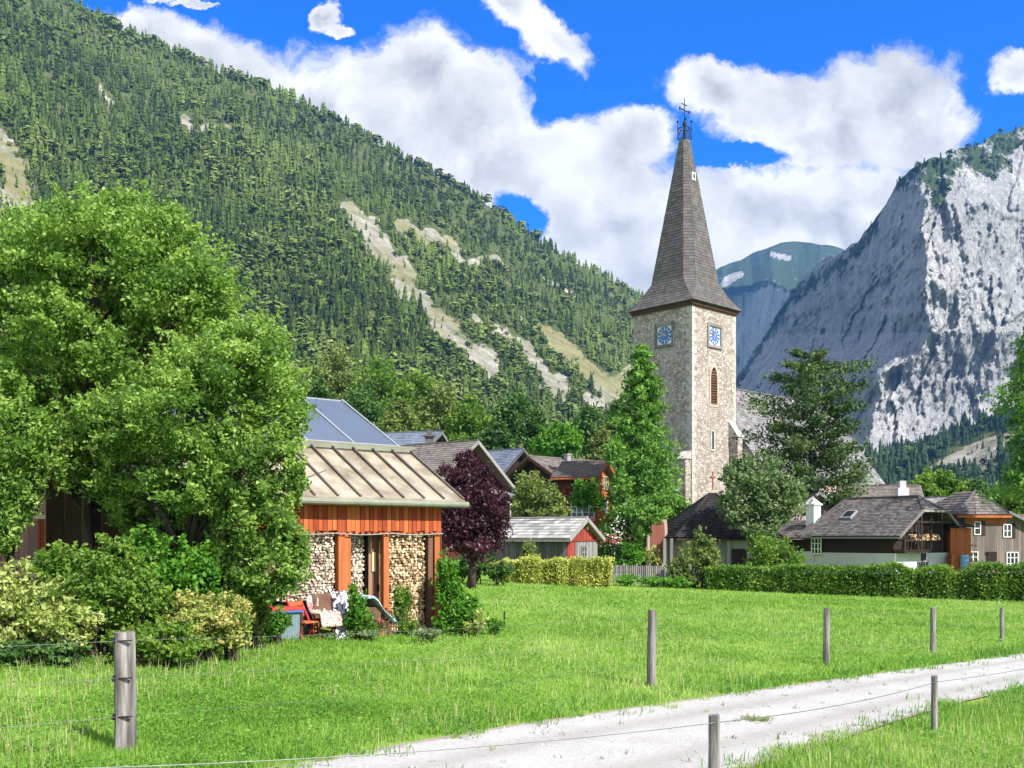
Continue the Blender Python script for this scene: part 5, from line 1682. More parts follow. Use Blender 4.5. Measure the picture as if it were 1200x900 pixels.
# ================================================================== WOOD SHED in the foreground
BC = V2(BARN_C0.x, BARN_C0.y); A3 = V2(BARN_A.x, BARN_A.y); D3 = V2(BARN_D.x, BARN_D.y)      # right, back
A3.normalize(); D3.normalize()
z0b = float(gz(BC.x, BC.y)) - .05


def B(t_, dd, z_):
    """shed coordinates: t to the left of the right corner post, dd back from the front, z height"""
    return BC - A3 * t_ + D3 * dd + V2(0, 0, z_)


barn = tag(empty('wood_shed', (BC.x, BC.y, z0b)), 'open orange-red board wood shed with pale sheet metal and solar roof', 'shed')
t0 = 7.4
ZE, ZM, ZR = 3.17, 4.5, 5.95                                  # eave, break, ridge heights
dE, dM, dR = -.26, 2.15, 5.0
OV = .56
mb = MB()
mb.prism([B(-OV, dE, ZE), B(t0, dE, ZE), B(t0, dM, ZM), B(-OV, dM, ZM)], V2(0, 0, -.07)); mb.build('sheet_roof', m_sheet, barn)
mb = MB()
k = 0
t_ = -OV + .03
while t_ < t0:
    mb.beam(B(t_, dE + .02, ZE + .03), B(t_, dM - .05, ZM + .03), .04, .055); t_ += .56
mb.build('roof_seam', m_seam, barn)
mb = MB()
mb.beam(B(-OV, dM - .06, ZM + .02), B(t0, dM - .06, ZM + .02), .16, .15); mb.beam(B(-OV, dM - .3, ZM + .05), B(t0, dM - .3, ZM + .05), .03, .05)
mb.build('ridge_flashing', m_gutter, barn)
mb = MB()
mb.prism([B(-OV + .25, dM - .02, ZM + .03), B(t0, dM - .02, ZM + .03), B(t0, dR, ZR), B(-OV + .25, dR, ZR)], V2(0, 0, -.1)); mb.build('upper_roof', m_gutter, barn)
mb = MB()
n = 6; pw = (t0 + OV - .3) / n
for i in range(n):
    ta, tb = -OV + .3 + i * pw + .02, -OV + .3 + (i + 1) * pw - .02
    zz = lambda q_: ZM + (ZR - ZM) * (q_ - dM) / (dR - dM)
    mb.prism([B(ta, dM + .05, zz(dM + .05) + .1), B(tb, dM + .05, zz(dM + .05) + .1), B(tb, dR - .05, zz(dR - .05) + .1), B(ta, dR - .05, zz(dR - .05) + .1)], V2(0, 0, -.05))
mb.build('solar_panel', m_solar, barn)
mb = MB()
for i in range(n + 1):
    ta = -OV + .3 + i * pw
    mb.beam(B(ta, dM + .03, ZM + .12), B(ta, dR - .03, ZR + .12), .045, .03)
for dd_, z_ in ((dM + .02, ZM + .09), (dR, ZR + .07)): mb.beam(B(-OV + .25, dd_, z_), B(t0, dd_, z_), .07, .07)
mb.build('panel_frame', m_alu, barn)
mb = MB()                                                     # back slope
mb.prism([B(-OV + .25, dR + .02, ZR - .02), B(t0, dR + .02, ZR - .02), B(t0, dR + 3.5, 4.0), B(-OV + .25, dR + 3.5, 4.0)], V2(0, 0, -.08)); mb.build('back_roof', m_sheet, barn)
mb = MB()
pts = [B(-OV - .02, dE - .07, ZE - .10 - .0), B(t0, dE - .07, ZE - .10)]
mb.tube(pts, .075, 10)
mb.build('gutter', m_gutter, barn)
mb = MB(); mb.beam(B(-.1, dE + .12, ZE - .1), B(t0, dE + .12, ZE - .1), .04, .16)
mb.beam(B(-OV + .02, dE, ZE - .12), B(-OV + .02, dM, ZM - .12), .04, .16); mb.build('fascia', m_orange_wood, barn)
# valance of upright boards with a toothed lower edge
mb = MB(); planks(mb, B(4.7, 0, 0), A3, -D3, 4.72, 2.46, 3.22, .115, .035, scallop=.05)
for i in range(30):
    c = B(i * .155 + .08, .0, 2.42) - D3 * .02
    mb.prism([c - A3 * .06, c + A3 * .06, c - V2(0, 0, .07)], -D3 * .02)
mb.build('board_valance', m_red_plank, barn)
# posts
def TP(px, dd=0.0):
    q_ = on_wall(px, 700, B(0, dd, 0), -A3); return (Vector((q_.x, q_.y, 0)) - B(0, dd, 0)).length


for t_, dd_, w_, m__ in ((.07, .06, .15, m_orange_wood), (.25, .07, .13, m_brown_wood), (TP(452.5), .06, .14, m_orange_wood), (TP(458) + .3, .55, .14, m_dark_wood), (TP(400), .06, .16, m_orange_wood), (TP(408), .08, .15, m_orange_wood), (4.35, .06, .16, m_brown_wood)):
    mb = MB(); mb.box(B(t_, dd_, (z0b + 2.62) / 2 + .1), A3 * w_ / 2, D3 * w_ / 2, V2(0, 0, (2.72 - z0b) / 2)); mb.build('post', m__, barn)
mb = MB()
mb.beam(B(-.0, .16, 2.56), B(t0, .16, 2.56), .12, .14)
mb.build('beam', m_brown_wood, barn)
mb = MB()                                                     # walls: right end, back, left part closed with grey boards
planks(mb, B(-.1, .1, 0), D3, A3, 4.9, z0b, 0, .2, .03, topf=lambda u: 3.1 + u * .48)
mb.build('end_wall', m_brown_wood, barn)
mb = MB(); planks(mb, B(4.4, 1.6, 0), A3, -D3, 4.3, z0b, 3.2, .17, .03); mb.build('inner_wall', m_brown_wood, barn); mb = MB(); planks(mb, B(t0, 4.9, 0), A3, -D3, t0, z0b, 3.6, .4, .03); mb.build('back_wall', m_brown_wood, barn)
mb = MB(); planks(mb, B(t0, .02, 0), A3, -D3, t0 - 4.4, z0b, 3.2, .24, .03); mb.build('grey_wall', m_grey_dark, barn)
mb = MB(); planks(mb, B(TP(449, .42) + .42, .42, 0), A3, -D3, .46, z0b + .2, 2.42, .12, .04); dr = mb.build('door', m_mid_wood, barn)
mb = MB(); mb.box(B(TP(443, .36), .36, 1.15), A3 * .03, D3 * .02, V2(0, 0, .08)); mb.build('handle', m_iron, dr)
mb = MB(); mb.box(B(TP(438, .36), .365, 1.75), A3 * .05, D3 * .02, V2(0, 0, .22)); mb.build('yellow_notice', m_cream_fr, barn)
mb = MB(); pts = [B(t_, -.07, 2.40 - .035 * math.sin((t_ % 1.4) / 1.4 * math.pi)) for t_ in np.arange(-.05, 4.6, .2)]; mb.tube(pts, .012, 5); mb.build('light_string', m_alu, barn)
mb = MB()
mb.box(B(2.3, .1, z0b - .1 + .12), A3 * 2.5, D3 * .55, V2(0, 0, .14)); mb.build('stone_plinth', m_concrete, barn)


def woodstack(ta, tb, dd_, zb, zt_, m_, label, fade=None):
    o = tag(empty('firewood_stack', B((ta + tb) / 2, dd_ + .2, zb)), label, 'firewood', 'firewood stacks in the wood shed')
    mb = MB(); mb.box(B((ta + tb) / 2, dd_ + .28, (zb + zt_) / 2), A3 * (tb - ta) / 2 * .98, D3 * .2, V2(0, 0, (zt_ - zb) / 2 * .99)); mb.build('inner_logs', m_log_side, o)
    mb = MB(); z_ = zb + .04
    while z_ < zt_ - .03:
        t_ = ta + .04 + random.uniform(0, .03)
        r = random.uniform(.025, .035)
        while t_ < tb - .03:
            r = random.uniform(.021, .041)
            n_ = random.choice((4, 5, 6, 7))
            c = B(t_, dd_ + random.uniform(-.05, .03), z_ + random.uniform(-.012, .012)); ph = random.uniform(0, 6.28)
            poly = [c - A3 * math.cos(ph + 6.2832 * k_ / n_) * r * random.uniform(.85, 1.15) + V2(0, 0, math.sin(ph + 6.2832 * k_ / n_) * r * random.uniform(.85, 1.1)) for k_ in range(n_)]
            mb.prism(poly, D3 * .25)
            t_ += r * 2.0
        z_ += .060
    mb.build('log_ends', m_, o)


woodstack(.34, TP(456.5), .10, z0b + .1, 2.46, m_log, 'golden firewood stack in the right-hand bay of the wood shed')
woodstack(TP(427, .35), TP(410, .35), .35, z0b + .3, 2.42, m_log_pale, 'narrow shaded firewood stack set back beside the shed door')
woodstack(TP(396), 4.25, .12, z0b + .9, 2.46, m_log_pale, 'pale firewood stack half behind the fruit tree branches')

# things in front of the shed ----------------------------------------------------
def at(px, dd_, z_=0.0):
    """shed point under a picture column, dd_ in front of (negative) the posts"""
    q_ = on_wall(px, 700, B(0, dd_, 0), -A3)
    return Vector((q_.x, q_.y, z_))


def cloth(name, label, cat, path, width_dir, w_, mat, group=None, wav=.03, n=14, m=12):
    """a draped cloth: path of points over its support, swept across width_dir with soft folds"""
    pts = [Vector(p) for p in path]; wd_ = Vector(width_dir).normalized()
    ds = [0]
    for p, q_ in zip(pts[:-1], pts[1:]): ds.append(ds[-1] + (q_ - p).length)
    vs = []
    for i in range(n + 1):
        s = ds[-1] * i / n
        k_ = max(j for j in range(len(pts) - 1) if ds[j] <= s + 1e-9)
        p = pts[k_].lerp(pts[k_ + 1], (s - ds[k_]) / (ds[k_ + 1] - ds[k_]))
        tn_ = (pts[k_ + 1] - pts[k_]).normalized(); nm = wd_.cross(tn_).normalized()
        for j in range(m + 1):
            u = j / m - .5
            vs.append(p + wd_ * u * w_ * (1 + .06 * math.sin(i * 1.1)) + nm * wav * math.sin(j * 1.9 + i * .35) + nm * random.uniform(0, .008))
    V = np.array([tuple(v_) for v_ in vs]); I = np.arange(len(V)).reshape(n + 1, m + 1)
    Fq = np.stack([I[:-1, :-1].ravel(), I[:-1, 1:].ravel(), I[1:, 1:].ravel(), I[1:, :-1].ravel()], 1)
    o = np_mesh(name, V, Fq, mat, origin=pts[0], var=np.zeros(len(Fq)), smooth=True)
    md = o.modifiers.new('thick', 'SOLIDIFY'); md.thickness = .012
    return tag(o, label, cat, group)


def pattern_mat(name, bgc, cols, scale, thr=.5, rough=.9):
    mat = bpy.data.materials.new(name); mat.use_nodes = True
    t = NT(mat.node_tree); co = t.n('ShaderNodeTexCoord').outputs['Object']
    c = bgc
    for k_, cl in enumerate(cols):
        wv_ = t.n('ShaderNodeTexNoise', {'Vector': co, 'Scale': scale * (1 + .35 * k_), 'Detail': 2.0, 'Distortion': 2.5, 'W': 3.0 * k_}, noise_dimensions='4D').outputs[0]
        c = t.mix(t.ss(wv_, thr, thr + .02), c, cl)
    pb = t.n('ShaderNodeBsdfPrincipled', {'Base Color': c, 'Roughness': rough, 'Specular IOR Level': .2})
    t.n('ShaderNodeOutputMaterial', {'Surface': pb})
    return mat


zg = z0b + .08
# table with a red cover, its sides hung with blue-grey sheeting
tb_ = tag(empty('table', at(331, -.55, zg)), 'garden table with a red top and blue-grey hangings at the shaded end of the shed', 'table')
cT = at(331, -.55)
mb = MB(); mb.box(cT + V2(0, 0, zg + .74), A3 * .36, D3 * .28, V2(0, 0, .03)); mb.build('tabletop', m_red, tb_)
mb = MB(); mb.box(cT + V2(0, 0, zg + .69), A3 * .34, D3 * .27, V2(0, 0, .02)); mb.build('blue_trim', m_blue_p, tb_)
m_bg = M('blue_grey_sheet', [(.10, .15, .17), (.2, .27, .29)], 8, .2, .8, stretch=(4, 4, .3))
mb = MB(); mb.box(cT + V2(0, 0, zg + .36) + A3 * .03, A3 * .27, D3 * .22, V2(0, 0, .30)); mb.build('hanging', m_bg, tb_)
for sx in (-1, 1):
    for sy in (-1, 1):
        mb = MB(); mb.beam(cT + A3 * sx * .31 + D3 * sy * .25 + V2(0, 0, zg - .05), cT + A3 * sx * .31 + D3 * sy * .25 + V2(0, 0, zg + .67), .04, .04); mb.build('leg', m_brown_wood, tb_)
# folding chairs


def folding_chair(px, dd_, label, mseat, mleg, turn=0.0, sc_=1.0):
    c = at(px, dd_, zg)
    o = tag(empty('folding_chair', c), label, 'chair', 'garden chairs by the wood shed')
    r = -D3 * math.cos(turn) + A3 * math.sin(turn); s = A3 * math.cos(turn) + D3 * math.sin(turn)      # r faces the viewer
    mb = MB()
    for k_ in range(5): mb.box(c + r * (-.18 + .09 * k_) * sc_ + V2(0, 0, .45 * sc_), s * .21 * sc_, r * .038 * sc_, V2(0, 0, .012))
    mb.build('seat', mseat, o)
    mb = MB()
    for k_ in range(3): mb.box(c - r * (.20 + .03 * k_) * sc_ + V2(0, 0, (.60 + .11 * k_) * sc_), s * .21 * sc_, V2(0, 0, .047) * sc_, r * .012)
    mb.build('backrest', mseat, o)
    for k_ in (-1, 1):
        mb = MB(); mb.beam(c + s * .2 * k_ * sc_ + r * .22 * sc_ - V2(0, 0, .04), c + s * .2 * k_ * sc_ - r * .3 * sc_ + V2(0, 0, .9 * sc_), .03, .03, up=s); mb.build('leg', mleg, o)
        mb = MB(); mb.beam(c + s * .17 * k_ * sc_ - r * .24 * sc_ - V2(0, 0, .04), c + s * .17 * k_ * sc_ + r * .2 * sc_ + V2(0, 0, .45 * sc_), .03, .03, up=s); mb.build('leg', mleg, o)
    return c, r, s


folding_chair(357, -.65, 'folding garden chair with orange slats and red legs beside the red table', m_orange_wood, m_red, .35)
c, r, s = folding_chair(381, -.6, 'garden chair covered by blankets, right of the orange folding chair', m_brown_wood, m_red, .1, 1.05)
m_brown_bl = M('brown_wool', [(.10, .05, .035), (.2, .11, .08)], 6, .2, .95)
m_floral = pattern_mat('floral_cloth', (.30, .42, .33, 1), [(.62, .60, .52, 1), (.5, .12, .12, 1)], 9, .53)
m_zebra = pattern_mat('black_and_white_cloth', (.66, .66, .72, 1), [(.05, .05, .06, 1)], 7, .52)
m_bluewhite = pattern_mat('blue_and_white_cloth', (.55, .60, .66, 1), [(.08, .18, .48, 1), (.1, .3, .25, 1)], 6, .53)
lb = at(386, -.35)
wl = tag(empty('laundry_rack', at(388, -.35, zg)), 'low drying rack holding blankets between the shed posts', 'rack')
mb = MB()
r0_, r1_ = at(363, -.35), at(404, -.35)
for q_ in (r0_, r1_):
    for s_ in (-1, 1): mb.beam(q_ + D3 * .18 * s_ + V2(0, 0, zg - .05), q_ + V2(0, 0, zg + .98), .03, .03)
mb.beam(r0_ + V2(0, 0, zg + .97), r1_ + V2(0, 0, zg + .97), .03, .03)
mb.build('frame', m_blue_p, wl)
z1 = zg + 1.0
p = at(379, -.35)
cloth('blanket', 'brown wool blanket hanging from the drying rack', 'blanket', [p + D3 * .1 + V2(0, 0, z1 - .35), p + V2(0, 0, z1), p - D3 * .05 + V2(0, 0, z1 - .02), p - D3 * .12 + V2(0, 0, z1 - .42)], A3, .62, m_brown_bl)
p = at(397, -.35)
cloth('blanket', 'white blanket with black pattern hanging to the ground in front of the post', 'blanket', [p + D3 * .06 + V2(0, 0, z1 - .1), p + V2(0, 0, z1 + .06), p - D3 * .1 + V2(0, 0, z1 - .1), p - D3 * .3 - A3 * .05 + V2(0, 0, z1 - .6), p - D3 * .62 - A3 * .22 + V2(0, 0, z1 - .93)], A3, .42, m_zebra)
cloth('blanket', 'green and white floral blanket with red roses draped over the garden chair', 'blanket', [c - r * .24 + V2(0, 0, zg + .86), c - r * .18 + V2(0, 0, zg + .55 - .0), c - r * .1 + V2(0, 0, zg + .50), c + r * .2 + V2(0, 0, zg + .5), c + r * .3 + V2(0, 0, zg + .22)], s, .58, m_floral)
p = at(428, -.42)
hp = tag(empty('garden_heap', at(428, -.3, zg)), 'low heap of tools and boxes under the blue and white cloth', 'heap')
mb = MB(); mb.box(p + V2(0, 0, zg + .32), A3 * .26, D3 * .22, V2(0, 0, .36)); mb.box(p + A3 * .35 + V2(0, 0, zg + .16), A3 * .2, D3 * .2, V2(0, 0, .2)); mb.build('crate', m_brown_wood, hp)
cloth('cloth', 'blue and white patterned cloth thrown over the heap beside the climbing plant', 'cloth', [p - A3 * .36 + V2(0, 0, zg + .62), p - A3 * .2 + V2(0, 0, zg + .9), p + A3 * .05 + V2(0, 0, zg + .92), p + A3 * .34 + V2(0, 0, zg + .55), p + A3 * .62 + V2(0, 0, zg + .3)], D3, .62, m_bluewhite)
for px, dd_, r_, lb_ in ((424, -.75, .09, 'small round white stone beside the climbing plant'),):
    q_ = at(px + 10, dd_, zg)
    mb = MB(); mb.tube([q_, q_ + V2(0, 0, .06), q_ + V2(0, 0, .13), q_ + V2(0, 0, .17)], [.07, .12, .09, .02], 9); tag(mb.build('stone', m_concrete, origin=q_, smooth=True), lb_, 'stone')
# red flowers in pots
for px, lb_ in ((437, 'red geranium in a pot left of the shed doorway'), (446, 'red geranium in a pot nearest the golden firewood')):
    q_ = at(px, -.62, zg)
    o = tag(empty('potted_geranium', q_), lb_, 'potted plant')
    mb = MB(); mb.tube([q_, q_ + V2(0, 0, .2)], [.08, .12], 12); mb.build('pot', m_orange_wood, o)
    pp_ = rng.normal(0, 1, (240, 3)) * np.array([.09, .09, .07]) + np.array(q_ + V2(0, 0, .3))
    leaves_mesh('foliage', pp_[:150], .03, m_leaf_d, parent=o); leaves_mesh('blossom', pp_[150:] + np.array([0, 0, .04]), .022, m_flower_r, parent=o)


# ================================================================== TREES AND SHRUBS
broadleaf('fruit_tree', 'big spreading fruit tree whose light green crown fills the upper left', 'tree',
          [(120, 300, 110, 62, 0), (45, 330, 80, 70, .3), (205, 345, 78, 66, -.2), (150, 258, 62, 34, .2), (245, 352, 46, 48, 0), (170, 400, 70, 55, .8), (15, 280, 50, 42, .6), (80, 272, 60, 36, .4), (190, 275, 46, 34, 0),
           (50, 420, 70, 55, 1.0), (-60, 340, 70, 80, .5), (-90, 430, 60, 60, .5), (110, 350, 80, 50, 1.5), (60, 470, 70, 40, 1.6), (150, 450, 50, 40, 1.6), (0, 480, 60, 50, 1.2), (120, 520, 60, 40, 1.8), (70, 375, 60, 46, -.9), (120, 420, 56, 40, -.7), (40, 440, 50, 40, -.6)], 19.5, 115000, .042, m_leaf, 100, .14, clumps=58, cr=.20, top_px=(110, 300), rag=1.0)
broadleaf('fruit_tree', 'drooping fruit tree whose branches hang across the left end of the wood shed', 'tree',
          [(270, 430, 80, 48, 0), (215, 485, 90, 60, -.3), (318, 480, 45, 58, .2), (150, 500, 62, 46, -.2), (290, 545, 64, 56, -.2), (225, 560, 60, 48, -.4), (308, 610, 42, 52, -.3), (342, 648, 22, 40, -.2), (318, 668, 42, 38, -.3), (140, 560, 50, 42, 0), (248, 620, 34, 40, .5),
           (262, 660, 26, 60, -.2), (285, 690, 20, 40, -.2), (165, 600, 40, 32, .4), (200, 605, 46, 40, .6), (300, 400, 40, 30, 0), (345, 560, 16, 34, 0)],
          18.6, 100000, .040, m_leaf, 205, .15, clumps=54, cr=.20, top_px=(255, 420), rag=1.05)
broadleaf('fruit_tree', 'smaller fruit tree at the left picture edge, its boughs hanging low', 'tree',
          [(20, 520, 52, 60, 0), (24, 575, 30, 38, 0), (6, 620, 28, 42, -.2), (75, 535, 34, 36, .4), (-40, 560, 60, 80, 0), (100, 500, 40, 36, .6)], 18.0, 30000, .042, m_leaf, 10, .12, clumps=36, cr=.25, rag=1.1, top_px=(18, 520))
bush('variegated_shrub', 'cream-green variegated shrub at the left edge behind the fence post', 'shrub', [(30, 718, 66, 44, 0), (80, 735, 40, 30, -.2), (-40, 715, 50, 48, 0), (10, 690, 40, 30, .2)], 16.2, 15000, .04, m_leaf_va)
bush('shrub', 'light green bushy shrub with round leaves right behind the fence post', 'shrub', [(105, 690, 58, 44, 0), (155, 705, 40, 50, 0), (80, 665, 40, 26, .2), (130, 655, 40, 26, .2)], 16.8, 15000, .042, m_leaf_l)
bush('shrub', 'dark green leafy shrub under the drooping fruit tree', 'shrub', [(205, 670, 44, 40, .3), (230, 690, 30, 46, .4), (175, 650, 30, 30, .5)], 17.6, 9000, .05, m_leaf_b)
bush('flowering_shrub', 'orange and yellow tinted shrub between the green shrub and the shed', 'shrub', [(240, 735, 42, 26, -.2), (275, 738, 26, 28, -.1), (225, 715, 26, 20, 0), (262, 710, 26, 16, .2)], 17.2, 9500, .034, m_leaf_or)
bush('shrub', 'low bright green shrub filling the gap below the orange tinted shrub', 'shrub', [(190, 752, 44, 20, -.3), (215, 760, 34, 14, -.3), (150, 755, 26, 20, -.3)], 16.4, 5000, .036, m_leaf_l)
bush('shrub', 'dark shaded shrub low at the left edge below the variegated one', 'shrub', [(20, 762, 44, 14, 0), (75, 765, 30, 12, 0)], 15.6, 3500, .036, m_leaf_d)
bush('shrub', 'grey-green bush hanging over the red garden table', 'shrub', [(300, 700, 22, 34, 0), (296, 725, 20, 22, 0)], 18.9, 5000, .036, m_leaf_o)
bush('potted_bush', 'bright green leafy plant standing before the red garden table', 'plant', [(328, 728, 13, 15, 0), (322, 738, 12, 10, 0)], 19.8, 2600, .030, m_leaf_b)
bush('climbing_plant', 'green climbing plant over the heap between the white blanket and door', 'plant', [(419, 715, 13, 22, 0), (426, 728, 15, 16, 0), (414, 698, 7, 15, 0), (412, 732, 9, 12, 0)], 21.4, 4600, .032, m_leaf_b)
bush('climbing_plant', 'narrow leafy vine growing up the golden firewood stack', 'plant', [(472, 715, 11, 26, 0), (480, 735, 14, 14, 0), (467, 700, 7, 14, 0)], 22.6, 2600, .034, m_leaf_l)
bush('tall_shrub', 'tall leafy shrub at the right corner post of the wood shed', 'shrub', [(528, 700, 18, 40, 0), (522, 676, 12, 26, 0), (540, 715, 22, 28, 0), (524, 730, 18, 18, 0), (552, 722, 14, 20, .2)], 23.4, 7500, .045, m_leaf_b)
bush('flowering_shrub', 'pale flowered low shrub right of the tall shrub by the shed', 'shrub', [(556, 728, 16, 14, 0), (547, 738, 12, 8, 0)], 23.3, 1900, .03, m_leaf_va)
bush('grass_clump', 'dark green clump beside the thin stake in the meadow', 'plant', [(578, 734, 13, 8, 0)], 24.0, 1300, .03, m_leaf_b)
bush('ground_plants', 'low weeds and white blossoms along the foot of the shed', 'plants', [(350, 742, 14, 6, 0), (385, 744, 20, 4, 0), (430, 742, 26, 5, 0), (500, 742, 18, 7, 0)], 21.3, 2600, .026, m_silver)

broadleaf('plum_tree', 'dark purple-leaved plum tree right behind the wood shed roof', 'tree', [(552, 560, 26, 20, 0), (545, 600, 38, 36, 0), (562, 630, 36, 34, 0), (530, 622, 24, 32, 0), (548, 540, 14, 12, 0), (575, 600, 22, 32, 0), (525, 560, 16, 16, 0)], 44.0, 17000, .075, m_leaf_p, 552, .18, clumps=30)
broadleaf('pear_tree', 'pale yellow-green tree in front of the old house gable', 'tree', [(625, 575, 22, 20, 0), (640, 595, 24, 20, 0), (615, 598, 18, 20, 0), (650, 585, 12, 14, 0)], 66.0, 7000, .12, m_leaf_o, 632, .16)
broadleaf('round_tree', 'vivid bright green round tree standing above the village roofs', 'tree', [(654, 515, 25, 20, 0), (640, 522, 16, 14, 0), (668, 520, 14, 14, 0)], 130.0, 8000, .24, m_leaf_b, 655, .3)
broadleaf('creeper_tree', 'small green tree against the red-brown house wall', 'tree', [(688, 574, 16, 13, 0), (680, 585, 12, 10, 0), (698, 588, 10, 10, 0)], 78.0, 2600, .13, m_leaf_b, 690, .12)
conifer('larch', 'tall light green larch in front of the church tower', 'tree', 752, 78.0, 405, 44, 30000, .17, m_larch, droop=.34, r0=.35, start=.04, nb=120, cl=.5,
        prof=lambda t: .34 + .95 * (1 - t) ** .9 if t < .62 else 1.12 * (1 - t) ** .62 + .06)
broadleaf('larch_bough', 'bushy lower tree spreading right below the tall larch', 'tree', [(775, 590, 30, 14, 0), (745, 600, 30, 20, 0), (728, 570, 12, 20, 0), (795, 598, 16, 12, 0), (722, 530, 14, 18, 0), (766, 604, 24, 10, -9), (752, 622, 12, 14, -9)], 75.0, 7500, .13, m_larch, 745, .2)
conifer('pine', 'dark spreading pine in front of the church nave', 'tree', 952, 84.0, 418, 68, 24000, .17, m_pine, droop=-.02, r0=.42, start=.16, nb=60, cl=.46, prof=lambda t: [.3, .45, .8, .95, .8, 1.0, .85, .95, .8, .5][min(9, int(t * 10))])
broadleaf('silver_tree', 'silver-green broad tree covering the church base between tower and pine', 'tree', [(885, 560, 34, 26, 0), (870, 590, 28, 26, 0), (905, 592, 32, 24, 0), (858, 555, 12, 18, 0), (925, 575, 20, 18, 0), (884, 618, 26, 14, 0)], 66.0, 14000, .12, m_silver, 893, .25)
broadleaf('round_tree', 'light green tree behind the roof ridge of the farmhouse', 'tree', [(1100, 570, 28, 18, 0), (1082, 575, 18, 16, 0), (1118, 578, 18, 16, 0), (1100, 590, 30, 14, 0)], 105.0, 8500, .20, m_leaf_l, 1100, .3)
conifer('larch', 'light green larch at the right picture edge', 'tree', 1222, 70.0, 360, 86, 22000, .16, m_larch, droop=.22, r0=.35, start=.33, nb=110, cl=.42, prof=lambda t: .75 + .35 * math.sin(t * 9) if t < .7 else 1.6 * (1 - t) + .1)
broadleaf('round_tree', 'yellow-green leafy tree right of the grey timber house', 'tree', [(1190, 590, 18, 18, 0), (1205, 610, 20, 18, 0), (1192, 565, 14, 14, 0)], 82.0, 5000, .15, m_leaf_l, 1200, .2)
broadleaf('shrub', 'small upright garden tree in front of the grey shed wall', 'tree', [(620, 648, 9, 14, 0), (622, 660, 12, 12, 0)], 54.0, 1700, .08, m_leaf_o, 620, .07)
bush('shrub', 'bright green shrub right of the little shed', 'shrub', [(742, 650, 14, 16, 0), (735, 660, 14, 10, 0)], 66.0, 2200, .10, m_leaf_b)
bush('rock_garden_shrub', 'dark bush with pink and white blossoms beside the red shed gable', 'shrub', [(712, 640, 12, 20, 0), (720, 655, 12, 14, 0)], 67.0, 2200, .10, m_leaf_d)
q0 = P(712, 632, 66)
pp_ = rng.normal(0, 1, (130, 3)) * np.array([.6, .3, .2]) + np.array(q0)
tag(leaves_mesh('climbing_roses', pp_, .07, m_flower_r, origin=q0), 'pink roses climbing beside the red gable of the shed', 'roses')
pp_ = rng.normal(0, 1, (110, 3)) * np.array([.3, .3, .8]) + np.array(P(722, 622, 66.4))
tag(leaves_mesh('climbing_roses', pp_, .07, m_flower_w, origin=P(722, 622, 66.4)), 'white roses on an arch between the shed and larch', 'roses')
bush('rose_shrub', 'reddish flowering shrub before the arched gateway', 'shrub', [(764, 655, 10, 14, 0)], 67.5, 900, .09, m_leaf_or)
bush('shrub', 'broad grey-green bush at the left end of the clipped hedge', 'shrub', [(810, 665, 24, 26, 0), (828, 652, 18, 22, 0), (796, 675, 14, 14, 0), (822, 630, 8, 12, 0)], 56.0, 7500, .085, m_leaf_o)
bush('shrub', 'rounded light green bush behind the hedge left of the farmhouse', 'shrub', [(902, 645, 26, 20, 0), (925, 658, 22, 14, 0), (895, 660, 24, 12, 0)], 60.0, 7000, .085, m_leaf_l)


def hedge(name, label, x0, x1, ytop, ybot, Ya, Yb, depth, n, size, mat, lump=.15):
    """long hedge from picture column x0 at distance Ya to x1 at Yb"""
    pa, pb = P(x0, HY, Ya), P(x1, HY, Yb)
    root = tag(empty(name, ((pa.x + pb.x) / 2, (Ya + Yb) / 2, float(gz((pa.x + pb.x) / 2, (Ya + Yb) / 2)))), label, 'hedge')
    t_ = rng.uniform(0, 1, n)
    px_ = pa.x + (pb.x - pa.x) * t_; py_ = pa.y + (pb.y - pa.y) * t_
    zt = CH + (HY - ytop) / FL * py_; zb = gz(px_, py_)
    lum = (vnoise(px_ * 1.1, py_ * 1.1) - .5) * 2 * lump + (vnoise(px_ * 3.4, py_ * 3.4) - .5) * lump
    face = rng.uniform(0, 1, n)
    fz = np.where(face < .35, 1.0, rng.uniform(0, 1, n) ** .9)
    dd = np.where(face < .35, rng.uniform(-.5, .5, n) * depth, -depth * .5 + rng.exponential(.07 * depth, n) + (1 - fz) * 0)
    z_ = zb + (zt - zb) * (1 + lum * .6) * fz + rng.normal(0, .06, n)
    Pn = np.stack([px_ + rng.normal(0, .1, n), py_ + dd - lum * .7 + rng.normal(0, .05, n), z_], 1)
    Pn = Pn[Pn[:, 2] > gz(Pn[:, 0], Pn[:, 1]) + .02]
    leaves_mesh('foliage', Pn, size, mat, parent=root, tone=vnoise(Pn[:, 0] * 1.6, Pn[:, 2] * 2.5, Pn[:, 1]), up=.5)
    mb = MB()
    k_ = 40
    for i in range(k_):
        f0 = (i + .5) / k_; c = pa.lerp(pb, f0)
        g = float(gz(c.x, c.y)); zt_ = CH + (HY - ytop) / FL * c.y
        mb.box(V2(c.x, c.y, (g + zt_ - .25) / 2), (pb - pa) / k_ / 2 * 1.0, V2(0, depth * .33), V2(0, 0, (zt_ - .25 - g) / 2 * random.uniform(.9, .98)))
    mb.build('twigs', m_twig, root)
    return root


